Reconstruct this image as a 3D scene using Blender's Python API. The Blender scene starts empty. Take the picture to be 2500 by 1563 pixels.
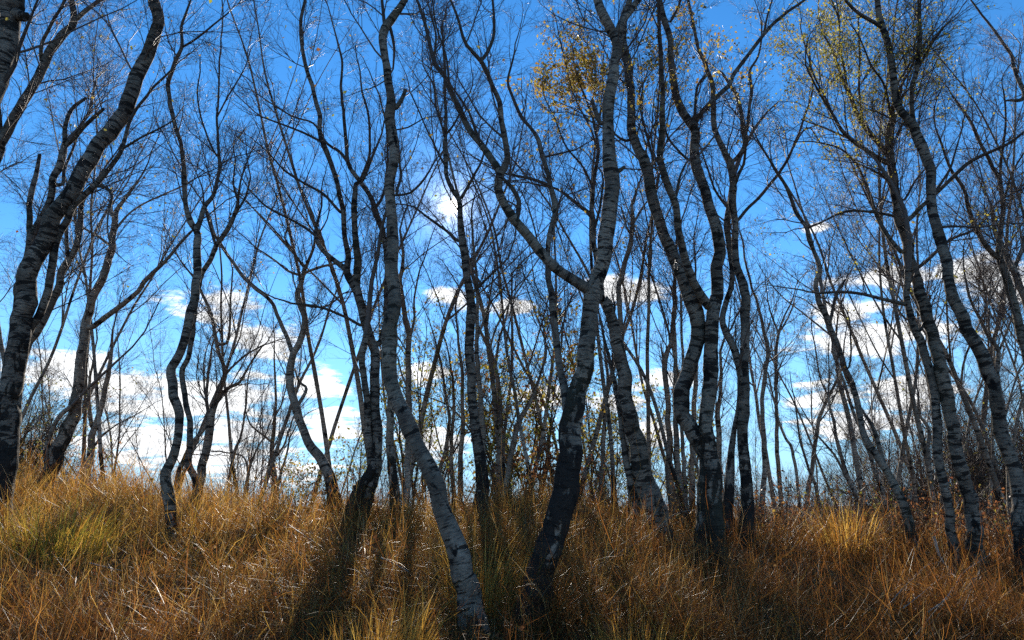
import bpy, math
import numpy as np

# ------------------------------------------------------------------ scene, camera, light
scene = bpy.context.scene
COL = scene.collection
rng = np.random.default_rng(11)

F = 1800.0                     # focal length in photo pixels (photo 2500 x 1563)
PITCH = math.radians(14.0)
CAM = np.array([0.0, 0.0, 1.5])

cam_data = bpy.data.cameras.new('camera')
cam_data.sensor_width = 36.0
cam_data.lens = 36.0 * F / 2500.0
cam_data.clip_start = 0.05
cam_data.clip_end = 9000.0
cam = bpy.data.objects.new('camera', cam_data)
COL.objects.link(cam)
cam.location = CAM
cam.rotation_euler = (math.pi / 2 + PITCH, 0, 0)
scene.camera = cam

FWD = np.array([0, math.cos(PITCH), math.sin(PITCH)])
UP = np.array([0, -math.sin(PITCH), math.cos(PITCH)])
RIGHT = np.array([1.0, 0, 0])


def ray(x, y):
    return FWD + (x - 1250.0) / F * RIGHT + (781.5 - y) / F * UP


def azel(x, y):
    d = ray(x, y)
    return math.atan2(d[0], d[1]), math.atan2(d[2], math.hypot(d[0], d[1]))


def project(P):
    q = P - CAM
    z = q @ FWD
    z = np.where(z < 0.05, 0.05, z)
    return 1250 + F * (q @ RIGHT) / z, 781.5 - F * (q @ UP) / z


SUN_AZ, SUN_EL = azel(1104, 504)
SUN_DIR = np.array([math.sin(SUN_AZ) * math.cos(SUN_EL), math.cos(SUN_AZ) * math.cos(SUN_EL), math.sin(SUN_EL)])
SKY_STRENGTH = 0.11
SUN_STRENGTH = 5.0

sun_data = bpy.data.lights.new('sun', 'SUN')
sun_data.energy = SUN_STRENGTH
sun_data.angle = math.radians(0.53)
sun_data.color = (1.0, 0.93, 0.82)
sun = bpy.data.objects.new('sun', sun_data)
COL.objects.link(sun)
import mathutils
sun.rotation_euler = mathutils.Vector(tuple(SUN_DIR)).to_track_quat('Z', 'Y').to_euler()
sun.location = (0, 0, 30)

scene.view_settings.view_transform = 'Standard'
scene.view_settings.look = 'None'
scene.view_settings.gamma = 1.0
scene.view_settings.exposure = 0.87
scene.view_settings.use_curve_mapping = False
scene.render.engine = 'CYCLES'
cy = scene.cycles
cy.max_bounces = 5
cy.diffuse_bounces = 2
cy.glossy_bounces = 2
cy.transmission_bounces = 3
cy.use_denoising = False          # the fine twigs and grass blades stay crisp
cy.sample_clamp_indirect = 2.0
cy.sample_clamp_direct = 4.0
cy.caustics_reflective = False
cy.caustics_refractive = False


class NT:
    """small helper for node trees"""
    def __init__(self, tree):
        self.t = tree

    def n(self, typ, **kw):
        nd = self.t.nodes.new(typ)
        for k, v in kw.items():
            setattr(nd, k, v)
        return nd

    def link(self, a, b):
        self.t.links.new(a, b)

    def put(self, sock, v):
        if hasattr(v, 'is_output') or isinstance(v, bpy.types.NodeSocket):
            self.link(v, sock)
        else:
            sock.default_value = v

    def math(self, op, a, b=None, c=None, clamp=False):
        nd = self.n('ShaderNodeMath', operation=op)
        nd.use_clamp = clamp
        self.put(nd.inputs[0], a)
        if b is not None:
            self.put(nd.inputs[1], b)
        if c is not None:
            self.put(nd.inputs[2], c)
        return nd.outputs[0]

    def vmath(self, op, a, b=None, c=None, out=0):
        nd = self.n('ShaderNodeVectorMath', operation=op)
        self.put(nd.inputs[0], a)
        if b is not None:
            self.put(nd.inputs[1], b)
        if c is not None:
            self.put(nd.inputs[2], c)
        return nd.outputs[out]

    def smooth(self, v, lo, hi, a=0.0, b=1.0):
        nd = self.n('ShaderNodeMapRange')
        nd.interpolation_type = 'SMOOTHSTEP'
        self.put(nd.inputs['Value'], v)
        self.put(nd.inputs['From Min'], lo)
        self.put(nd.inputs['From Max'], hi)
        self.put(nd.inputs['To Min'], a)
        self.put(nd.inputs['To Max'], b)
        return nd.outputs['Result']

    def mix(self, f, a, b, blend='MIX'):
        nd = self.n('ShaderNodeMix', data_type='RGBA')
        nd.blend_type = blend
        self.put(nd.inputs[0], f)
        self.put(nd.inputs[6], a)
        self.put(nd.inputs[7], b)
        return nd.outputs[2]

    def noise(self, vec, scale, detail=4.0, rough=0.55, dist=0.0):
        nd = self.n('ShaderNodeTexNoise')
        self.put(nd.inputs['Vector'], vec)
        nd.inputs['Scale'].default_value = scale
        nd.inputs['Detail'].default_value = detail
        nd.inputs['Roughness'].default_value = rough
        nd.inputs['Distortion'].default_value = dist
        return nd.outputs['Fac']

    def attr(self, name, out='Fac'):
        nd = self.n('ShaderNodeAttribute', attribute_name=name)
        return nd.outputs[out]


# ------------------------------------------------------------------ sky
world = bpy.data.worlds.new('World')
scene.world = world
world.use_nodes = True
wt = world.node_tree
wt.nodes.clear()
W = NT(wt)
w_out = W.n('ShaderNodeOutputWorld')
w_bg = W.n('ShaderNodeBackground')
w_bg.inputs['Strength'].default_value = SKY_STRENGTH
W.link(w_bg.outputs[0], w_out.inputs[0])
sky = W.n('ShaderNodeTexSky')
sky.sky_type = 'NISHITA'
sky.sun_disc = False
sky.sun_elevation = SUN_EL
sky.sun_rotation = SUN_AZ
sky.altitude = 600
sky.air_density = 1.0
sky.dust_density = 0.0
sky.ozone_density = 4.0
hs = W.n('ShaderNodeHueSaturation')
hs.inputs['Hue'].default_value = 0.5
hs.inputs['Saturation'].default_value = 1.22
hs.inputs['Value'].default_value = 1.0
W.link(sky.outputs[0], hs.inputs['Color'])
tc = W.n('ShaderNodeTexCoord')
dirv = tc.outputs['Generated']
sep = W.n('ShaderNodeSeparateXYZ')
W.link(dirv, sep.inputs[0])
az = W.math('ARCTAN2', sep.outputs[0], sep.outputs[1])
el = W.math('ARCSINE', sep.outputs[2])
comb = W.n('ShaderNodeCombineXYZ')
W.link(az, comb.inputs[0])
W.link(el, comb.inputs[1])
ae = comb.outputs[0]
CLOUDS = [(545, 762, 95, 48), (645, 835, 95, 42), (150, 905, 120, 45), (290, 950, 120, 50), (430, 985, 150, 50),
          (575, 965, 130, 45), (330, 1080, 170, 42), (500, 1110, 190, 38), (640, 1150, 170, 30), (600, 1050, 120, 30),
          (775, 935, 85, 33), (815, 1040, 95, 42), (1040, 912, 60, 25), (1050, 1080, 80, 42), (1110, 722, 70, 24),
          (1240, 745, 70, 18), (1330, 970, 100, 30), (1470, 985, 80, 30), (1525, 705, 100, 36), (1600, 935, 70, 26),
          (1590, 1060, 70, 42), (2003, 555, 32, 13), (2140, 820, 150, 42), (2070, 755, 90, 32), (2225, 965, 80, 42),
          (2010, 970, 80, 30), (2100, 1035, 150, 32), (2370, 655, 80, 34), (2460, 700, 80, 42), (2150, 685, 120, 22)]
dmin = None
for (x, y, rx, ry) in CLOUDS:
    a0, e0 = azel(x, y)
    sx, sy = F / (rx * 0.92), F / (ry * 0.92)
    m = W.vmath('MULTIPLY_ADD', ae, (sx, sy, 1), (-a0 * sx, -e0 * sy, 0))
    ln = W.vmath('LENGTH', m, out=1)
    dmin = ln if dmin is None else W.math('MINIMUM', dmin, ln)
den = W.math('ADD', W.math('MAXIMUM', sep.outputs[2], 0.0), 0.10)
pc = W.n('ShaderNodeCombineXYZ')
W.link(W.math('DIVIDE', sep.outputs[0], den), pc.inputs[0])
W.link(W.math('DIVIDE', sep.outputs[1], den), pc.inputs[1])
cn = W.noise(pc.outputs[0], 3.4, 8, 0.62, 0.2)
cn2 = W.noise(pc.outputs[0], 0.55, 3, 0.5)
big = W.math('MULTIPLY', W.math('SUBTRACT', 1.25, dmin), 0.55)
# the same broken low cloud goes on all round the horizon
elsewhere = W.math('MULTIPLY', W.smooth(W.math('ABSOLUTE', az), 0.62, 0.85), W.smooth(el, 0.32, 0.1))
gen = W.math('SUBTRACT', W.math('MULTIPLY', W.math('SUBTRACT', cn2, 0.42), 4.0), W.math('MULTIPLY', W.math('SUBTRACT', 1.0, elsewhere), 6.0))
cov = W.math('ADD', W.math('MAXIMUM', big, gen), W.math('MULTIPLY', W.math('SUBTRACT', cn, 0.5), 2.3))
cloud = W.math('MULTIPLY', W.smooth(cov, 0.0, 0.34), W.smooth(el, -0.01, 0.03))
cshade = W.mix(W.smooth(cn, 0.35, 0.62), (6.5, 6.7, 7.0, 1), (8.2, 8.2, 8.1, 1))
# pale clear air low down
low = W.mix(W.smooth(el, 0.34, -0.02, 0.0, 0.88), hs.outputs[0], (1.9, 4.1, 6.4, 1))
c1 = W.mix(W.math('MULTIPLY', cloud, 0.96), low, cshade)
# the sun and the bright air around it
dt = W.vmath('DOT_PRODUCT', dirv, tuple(SUN_DIR), out=1)
ang = W.math('ARCCOSINE', W.math('MINIMUM', dt, 0.9999999))
core = W.smooth(ang, math.radians(0.55), math.radians(0.2), 0.0, 700.0)
aur = W.math('MULTIPLY', W.math('EXPONENT', W.math('MULTIPLY', ang, -1 / math.radians(0.6))), 18.0)
aur2 = W.math('MULTIPLY', W.math('EXPONENT', W.math('MULTIPLY', ang, -1 / math.radians(1.9))), 2.8)
glow = W.math('ADD', core, W.math('ADD', aur, aur2))
gcol = W.vmath('SCALE', (1.0, 0.97, 0.9), None)
gcol.node.inputs['Scale'].default_value = 1.0
W.link(glow, gcol.node.inputs['Scale'])
tot = W.vmath('ADD', c1, gcol)
W.link(tot, w_bg.inputs['Color'])


# ------------------------------------------------------------------ helpers
def link(o, parent=None):
    COL.objects.link(o)
    if parent is not None:
        o.parent = parent
    return o


def mesh_from(name, V, Q=None, T=None, mats=(), smooth=True, attrs=None):
    """V (n,3); Q (m,4) quads; T (k,3) triangles; attrs {name: (type, array)} on points"""
    me = bpy.data.meshes.new(name)
    V = np.ascontiguousarray(V, dtype=np.float32)
    nq = 0 if Q is None else len(Q)
    nt = 0 if T is None else len(T)
    me.vertices.add(len(V))
    me.vertices.foreach_set('co', V.ravel())
    me.loops.add(nq * 4 + nt * 3)
    me.polygons.add(nq + nt)
    li, st = [], []
    if nq:
        li.append(np.asarray(Q, dtype=np.int32).ravel())
        st.append(np.arange(nq, dtype=np.int32) * 4)
    if nt:
        li.append(np.asarray(T, dtype=np.int32).ravel())
        st.append(nq * 4 + np.arange(nt, dtype=np.int32) * 3)
    me.loops.foreach_set('vertex_index', np.concatenate(li))
    me.polygons.foreach_set('loop_start', np.concatenate(st))
    if smooth:
        me.polygons.foreach_set('use_smooth', np.ones(nq + nt, dtype=bool))
    for m in mats:
        me.materials.append(m)
    for k, (typ, arr) in (attrs or {}).items():
        a = me.attributes.new(k, typ, 'POINT')
        arr = np.ascontiguousarray(arr, dtype=np.float32).ravel()
        a.data.foreach_set('color' if typ == 'FLOAT_COLOR' else 'vector' if typ == 'FLOAT_VECTOR' else 'value', arr)
    me.update(calc_edges=True)
    return me


def part(name, me, parent, kind=None, label=None):
    o = bpy.data.objects.new(name, me)
    link(o, parent)
    if kind:
        o['kind'] = kind
    if label:
        o['label'] = label
    return o


def thing(name, loc, label, cat, group=None):
    o = bpy.data.objects.new(name, None)
    o.empty_display_size = 0.2
    o.location = loc
    link(o)
    o['label'] = label
    o['category'] = cat
    if group:
        o['group'] = group
    return o


def unit(a):
    return a / np.maximum(np.linalg.norm(a, axis=-1, keepdims=True), 1e-9)


# ------------------------------------------------------------------ ground shape
_gy = np.array([-60, -10, 0, 2, 3.5, 5.5, 7.5, 9.5, 10.7, 12, 14, 18, 25, 40, 80, 200, 6000], dtype=float)
_gz = np.array([-0.6, -0.35, 0.0, 0.28, 0.47, 0.66, 0.97, 1.25, 1.34, 1.28, 1.02, 0.45, -0.5, -1.9, -3.6, -6, -12], dtype=float)


def hollow(x, y):
    """dips in the lower bank, grass short and coloured darker to imitate shade"""
    h = 0
    for hx, hy, rx, ry in ((-1.35, 3.9, 1.0, 0.55), (-0.35, 4.1, 0.6, 0.4), (1.45, 4.0, 0.7, 0.4), (2.6, 4.3, 0.7, 0.5), (-2.7, 5.6, 0.8, 0.4), (0.25, 4.7, 0.5, 0.4)):
        h = np.maximum(h, np.exp(-((x - hx) / rx) ** 2 - ((y - hy) / ry) ** 2))
    return h


def ground(x, y):
    x = np.asarray(x, dtype=float)
    y = np.asarray(y, dtype=float)
    z = 0
    for k, wt_ in ((-0.6, .25), (0.0, .5), (0.6, .25)):
        z = z + wt_ * np.interp(y + k, _gy, _gz)
    near = np.exp(-np.maximum(y - 14, 0) / 15.0) * np.clip(y / 4.0, 0, 1)
    xl = np.clip(-x, 0, 14)
    xr = np.clip(x, 0, 14)
    z = z + near * (0.026 * xl - 0.078 * xr)
    b = 0.05 * np.sin(x * 1.7 + 0.6) * np.sin(y * 1.3 + 1.0) + 0.035 * np.sin(x * 3.9 + y * 2.1) + 0.03 * np.sin(y * 4.3 - x * 1.1 + 2)
    m = 0.11 * np.sin(x * 3.1 + 1.2 * np.sin(y * 1.1) + 0.4) * np.sin(y * 3.7 + 0.9 * np.sin(x * 0.9) + 1.0) + 0.07 * np.sin(x * 1.3 - y * 2.6 + 0.7)
    m = m * np.clip((y - 1.5) / 1.5, 0, 1) * np.exp(-np.maximum(y - 11.0, 0) / 6.0)
    crest = (0.10 * np.sin(x * 0.9 + 1.0) + 0.07 * np.sin(x * 2.3 + 0.5) + 0.04 * np.sin(x * 5.1)) * np.exp(-((y - 10.6) / 1.6) ** 2)
    return z + m + crest - 0.26 * hollow(x, y) + b * np.exp(-np.abs(y) / 60.0)


# ------------------------------------------------------------------ materials
def new_mat(name):
    m = bpy.data.materials.new(name)
    m.use_nodes = True
    m.node_tree.nodes.clear()
    t = NT(m.node_tree)
    out = t.n('ShaderNodeOutputMaterial')
    return m, t, out


def principled(t, out, color, rough=0.8, spec=0.3, normal=None):
    b = t.n('ShaderNodeBsdfPrincipled')
    t.put(b.inputs['Base Color'], color)
    t.put(b.inputs['Roughness'], rough)
    b.inputs['Specular IOR Level'].default_value = spec
    if normal is not None:
        t.link(normal, b.inputs['Normal'])
    if out is not None:
        t.link(b.outputs[0], out.inputs[0])
    return b


def bump(t, h, strength, dist):
    b = t.n('ShaderNodeBump')
    b.inputs['Strength'].default_value = strength
    b.inputs['Distance'].default_value = dist
    t.link(h, b.inputs['Height'])
    return b.outputs[0]


def make_bark(name, r_hi, r_lo, lum, ring_t, thin_c=(0.085, 0.064, 0.052)):
    m, t, out = new_mat(name)
    bk = t.attr('bk', 'Vector')
    hb = t.attr('hb')
    rad = t.attr('rad')

    def sc(v):
        return t.vmath('MULTIPLY', bk, v)
    tone = t.noise(sc((5, 5, 3.0)), 1.0, 3, 0.6)
    fine = t.noise(sc((30, 30, 60)), 1.0, 3, 0.6)
    white = t.mix(t.smooth(tone, 0.3, 0.72), (0.12 * lum, 0.097 * lum, 0.073 * lum, 1), (0.31 * lum, 0.255 * lum, 0.193 * lum, 1))
    white = t.mix(t.smooth(fine, 0.45, 0.75, 0, 0.45), white, (0.085, 0.068, 0.052, 1))
    # thin peeling curls and lenticels lie across the stem
    lent = t.smooth(t.noise(sc((11, 11, 70)), 1.0, 4, 0.6), 0.50, 0.62)
    c = t.mix(t.math('MULTIPLY', lent, 0.8), white, (0.055, 0.045, 0.04, 1))
    # ring scars
    ringn = t.noise(sc((4.5, 4.5, 20)), 1.0, 4, 0.6, 0.25)
    ring = t.smooth(ringn, ring_t, ring_t + 0.05)
    c = t.mix(t.math('MULTIPLY', ring, 0.93), c, (0.022, 0.019, 0.017, 1))
    # black diamond scars under old limbs
    pat = t.noise(sc((7, 7, 4.5)), 1.0, 4, 0.6, 0.4)
    patch = t.smooth(pat, 0.60, 0.66)
    c = t.mix(patch, c, (0.018, 0.016, 0.015, 1))
    # furrowed black bark at the foot, broken by white flakes
    flake = t.noise(sc((11, 11, 5.0)), 1.0, 4, 0.6, 0.6)
    patchy = t.noise(sc((5, 5, 2.6)), 1.0, 3, 0.6, 0.5)
    foot = t.smooth(t.math('ADD', t.math('ADD', hb, t.math('MULTIPLY', t.math('SUBTRACT', flake, 0.5), 3.2)), t.math('MULTIPLY', t.math('SUBTRACT', patchy, 0.5), 3.0)), 1.0, 0.72)
    c = t.mix(t.math('MULTIPLY', foot, 0.96), c, t.mix(fine, (0.012, 0.010, 0.009, 1), (0.045, 0.038, 0.033, 1)))
    # slim limbs are brown and smooth
    thin = t.smooth(t.math('ADD', rad, t.math('MULTIPLY', t.math('SUBTRACT', tone, 0.5), 0.9 * (r_hi - r_lo))), r_hi, r_lo)
    c = t.mix(t.math('MULTIPLY', thin, 0.86), c, (*thin_c, 1))
    # moss and soot tint
    c = t.mix(t.smooth(t.noise(sc((2.0, 2.0, 0.9)), 1.0, 2), 0.52, 0.75, 0, 0.30), c, (0.10, 0.105, 0.06, 1))
    h = t.math('ADD', t.math('MULTIPLY', fine, 0.5), t.math('SUBTRACT', t.math('MULTIPLY', flake, t.math('ADD', t.math('MULTIPLY', foot, 2.2), 0.3)), t.math('MULTIPLY', ring, 0.35)))
    principled(t, out, c, 0.85, 0.06, bump(t, h, 1.0, 0.018))
    return m


def make_twig():
    m, t, out = new_mat('birch_twig')
    rad = t.attr('rad')
    c = t.mix(t.smooth(rad, 0.002, 0.012), (0.11, 0.074, 0.056, 1), (0.14, 0.11, 0.088, 1))
    principled(t, out, c, 0.6, 0.2)
    return m


def make_leaf(name, ramp):
    m, t, out = new_mat(name)
    lc = t.attr('lc')
    r = t.n('ShaderNodeValToRGB')
    e = r.color_ramp.elements
    while len(e) < len(ramp):
        e.new(0.5)
    for i, (p, c) in enumerate(ramp):
        e[i].position = p
        e[i].color = (*c, 1)
    t.link(lc, r.inputs[0])
    b = principled(t, None, r.outputs[0], 0.5, 0.18)
    tr = t.n('ShaderNodeBsdfTranslucent')
    t.link(r.outputs[0], tr.inputs['Color'])
    mx = t.n('ShaderNodeMixShader')
    mx.inputs[0].default_value = 0.55
    t.link(b.outputs[0], mx.inputs[1])
    t.link(tr.outputs[0], mx.inputs[2])
    t.link(mx.outputs[0], out.inputs[0])
    return m


def make_grass(name):
    m, t, out = new_mat(name)
    c = t.attr('gc', 'Color')
    b = principled(t, None, c, 0.42, 0.16)
    tr = t.n('ShaderNodeBsdfTranslucent')
    t.link(t.mix(1.0, c, (1.0, 0.90, 0.66, 1), 'MULTIPLY'), tr.inputs['Color'])
    mx = t.n('ShaderNodeMixShader')
    mx.inputs[0].default_value = 0.62
    t.link(b.outputs[0], mx.inputs[1])
    t.link(tr.outputs[0], mx.inputs[2])
    t.link(mx.outputs[0], out.inputs[0])
    return m


def make_soil():
    m, t, out = new_mat('leaf_litter_soil')
    g = t.n('ShaderNodeNewGeometry').outputs['Position']
    a = t.noise(g, 3.0, 5, 0.6)
    b = t.noise(g, 40.0, 4, 0.7)
    c = t.mix(t.smooth(a, 0.35, 0.7), (0.040, 0.024, 0.013, 1), (0.085, 0.052, 0.024, 1))
    c = t.mix(t.smooth(b, 0.5, 0.7, 0, 0.7), c, (0.14, 0.085, 0.04, 1))
    principled(t, out, c, 0.95, 0.1, bump(t, b, 0.8, 0.03))
    return m


def make_stick():
    m, t, out = new_mat('dead_wood')
    g = t.n('ShaderNodeNewGeometry').outputs['Position']
    a = t.noise(g, 9.0, 4, 0.6)
    c = t.mix(t.smooth(a, 0.35, 0.65), (0.13, 0.10, 0.075, 1), (0.36, 0.31, 0.25, 1))
    principled(t, out, c, 0.6, 0.35)
    return m


BARK = make_bark('birch_bark', 0.030, 0.014, 1.12, 0.55)
PALE_BARK = make_bark('young_birch_bark', 0.012, 0.004, 1.55, 0.60, (0.16, 0.128, 0.102))
DARK_BARK = make_bark('dark_birch_bark', 0.030, 0.014, 0.95, 0.52)
WHITE_BARK = make_bark('white_birch_bark', 0.030, 0.014, 1.12, 0.57)
GREY_BARK = make_bark('grey_birch_bark', 0.030, 0.014, 1.0, 0.53)
TWIG = make_twig()
GRASS = make_grass('dry_grass_blade')
SOIL = make_soil()
STICK = make_stick()
LEAF_GOLD = make_leaf('golden_leaf', [(0.0, (0.30, 0.16, 0.04)), (0.3, (0.44, 0.28, 0.055)), (0.7, (0.52, 0.38, 0.07)), (1.0, (0.34, 0.33, 0.07))])
LEAF_OLIVE = make_leaf('olive_leaf', [(0.0, (0.24, 0.09, 0.035)), (0.3, (0.20, 0.15, 0.04)), (0.65, (0.17, 0.20, 0.04)), (1.0, (0.42, 0.36, 0.05))])
LEAF_RUST = make_leaf('rusty_leaf', [(0.0, (0.18, 0.06, 0.03)), (0.5, (0.30, 0.12, 0.045)), (1.0, (0.38, 0.22, 0.08))])
LEAF_YELLOW = make_leaf('yellow_leaf', [(0.0, (0.36, 0.29, 0.06)), (0.6, (0.48, 0.40, 0.07)), (1.0, (0.32, 0.34, 0.07))])


# ------------------------------------------------------------------ tubes
def tubes(P, R, sides, offset=0):
    """P (N,K,3) polylines, R (N,K); returns V, Q, rad"""
    N, K, _ = P.shape
    T = np.empty_like(P)
    T[:, 1:-1] = P[:, 2:] - P[:, :-2]
    T[:, 0] = P[:, 1] - P[:, 0]
    T[:, -1] = P[:, -1] - P[:, -2]
    T = unit(T)
    main = unit(P[:, -1] - P[:, 0])
    ref = np.where(np.abs(main[:, 2:3]) < 0.75, np.array([[0, 0, 1.0]]), np.array([[1.0, 0, 0]]))
    U = unit(np.cross(T, ref[:, None, :]))
    Wv = np.cross(T, U)
    a = np.arange(sides) / sides * 2 * np.pi
    ca, sa = np.cos(a), np.sin(a)
    V = P[:, :, None, :] + R[:, :, None, None] * (U[:, :, None, :] * ca[None, None, :, None] + Wv[:, :, None, :] * sa[None, None, :, None])
    V = V.reshape(-1, 3)
    n = np.arange(N)[:, None, None] * (K * sides)
    k = np.arange(K - 1)[None, :, None] * sides
    s = np.arange(sides)[None, None, :]
    s2 = (s + 1) % sides
    Q = np.stack([n + k + s, n + k + s2, n + k + sides + s2, n + k + sides + s], axis=-1).reshape(-1, 4)
    rad = np.repeat(R.reshape(-1), sides)
    return V, Q + offset, rad


def grow(P0, D0, L, R0, K, wig, trop, taper=0.25):
    """N branches grown in K steps"""
    N = len(P0)
    P = np.empty((N, K + 1, 3))
    P[:, 0] = P0
    D = unit(D0)
    st = (L / K)[:, None]
    drift = rng.normal(0, wig * 0.5, (N, 3))
    for i in range(K):
        D = unit(D + rng.normal(0, wig, (N, 3)) + drift + np.array([0, 0, trop]))
        P[:, i + 1] = P[:, i] + D * st
    t = np.linspace(0, 1, K + 1)[None, :]
    R = R0[:, None] * (1 - (1 - taper) * t)
    return P, R


def spawn(P, R, Lp, per_m, tmin, amin, amax, lf, lmin, lmax, rf, rmax, upb=0.15, nmin=1):
    """side shoots on polylines P (N,K,3)"""
    N, K, _ = P.shape
    cnt = np.maximum(rng.poisson(np.maximum(Lp * per_m, 0.01)), nmin)
    idx = np.repeat(np.arange(N), cnt)
    M = len(idx)
    t = tmin + (1 - tmin) * rng.random(M)
    f = t * (K - 1)
    i0 = np.minimum(f.astype(int), K - 2)
    fr = (f - i0)[:, None]
    A = P[idx, i0]
    B = P[idx, i0 + 1]
    pos = A + (B - A) * fr
    tan = unit(B - A)
    r = R[idx, i0] * (1 - fr[:, 0]) + R[idx, i0 + 1] * fr[:, 0]
    rnd = unit(np.cross(tan, rng.normal(0, 1, (M, 3))))
    ang = rng.uniform(amin, amax, M)[:, None]
    D = unit(tan * np.cos(ang) + rnd * np.sin(ang) + np.array([0, 0, upb]))
    L = np.clip(Lp[idx] * lf * (1.15 - 0.75 * t) * rng.uniform(0.6, 1.35, M), lmin, lmax)
    R0 = np.minimum(np.minimum(r * rf, rmax), 0.0012 + 0.0070 * L)
    return pos, D, L, R0


def catmull(pts, step):
    """pts (n,m) -> resampled about every `step` of the first three columns"""
    pts = np.asarray(pts, float)
    p = np.vstack([2 * pts[0] - pts[1], pts, 2 * pts[-1] - pts[-2]])
    out = []
    for i in range(1, len(p) - 2):
        seg = np.linalg.norm(p[i + 1, :3] - p[i, :3])
        n = max(2, int(round(seg / step)))
        t = (np.arange(n) / n)[:, None]
        a, b, c, d = p[i - 1], p[i], p[i + 1], p[i + 2]
        out.append(0.5 * ((2 * b) + (-a + c) * t + (2 * a - 5 * b + 4 * c - d) * t ** 2 + (-a + 3 * b - 3 * c + d) * t ** 3))
    out.append(pts[-1:])
    return np.vstack(out)


def bark_tube(line, sides, black, foot_z, rough=1.0, cap=False, flare=True):
    """line (n,4) x y z r -> mesh with bark attributes"""
    P = line[:, :3]
    R = np.maximum(line[:, 3], 0.002).copy()
    seg = np.linalg.norm(np.diff(P, axis=0), axis=1)
    s = np.concatenate([[0], np.cumsum(seg)])
    K = len(P)
    # swellings and ring scars
    for _ in range(max(2, int(s[-1] * 2.6))):
        c0, wd, am = rng.uniform(0, s[-1]), rng.uniform(0.012, 0.05), rng.uniform(0.02, 0.10)
        R *= 1 + rough * am * np.exp(-((s - c0) / wd) ** 2)
    h = P[:, 2] - foot_z
    if flare:
        R *= 1 + 0.45 * np.exp(-np.maximum(h, 0) / 0.13)
    V, Q, rad = tubes(P[None], R[None], sides)
    a = np.tile(np.arange(sides) / sides * 2 * np.pi, K)
    ss = np.repeat(s, sides)
    ph = rng.uniform(0, 6, 6)
    amp = rough * (0.030 * np.sin(2 * a + ph[0] + 2.1 * ss) + 0.022 * np.sin(3 * a + ph[1] - 5.3 * ss) + 0.02 * np.sin(a + ph[2] + 9.0 * ss) + rng.normal(0, 0.012, len(a)))
    foot = np.exp(-np.maximum(np.repeat(h, sides), 0) / 0.3)
    amp = amp + foot * 0.07 * np.sin(5 * a + ph[3] + 1.3 * ss) * (1 if flare else 0)
    V = V + (V - np.repeat(P, sides, axis=0)) * amp[:, None]
    off = rng.uniform(0, 50, 3)
    bk = np.stack([np.cos(a) * rad + off[0], np.sin(a) * rad + off[1], ss + off[2]], axis=1)
    hb = np.repeat(h, sides) / max(black, 0.02)
    T = None
    if cap:
        V = np.vstack([V, P[-1] + (P[-1] - P[-2]) * 0.1])
        e = (K - 1) * sides
        T = np.array([[e + i, e + (i + 1) % sides, len(V) - 1] for i in range(sides)])
        bk = np.vstack([bk, bk[-1]])
        hb = np.append(hb, hb[-1])
        rad = np.append(rad, 0.004)
    return V, Q, T, {'bk': ('FLOAT_VECTOR', bk), 'hb': ('FLOAT', hb), 'rad': ('FLOAT', rad)}


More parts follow.
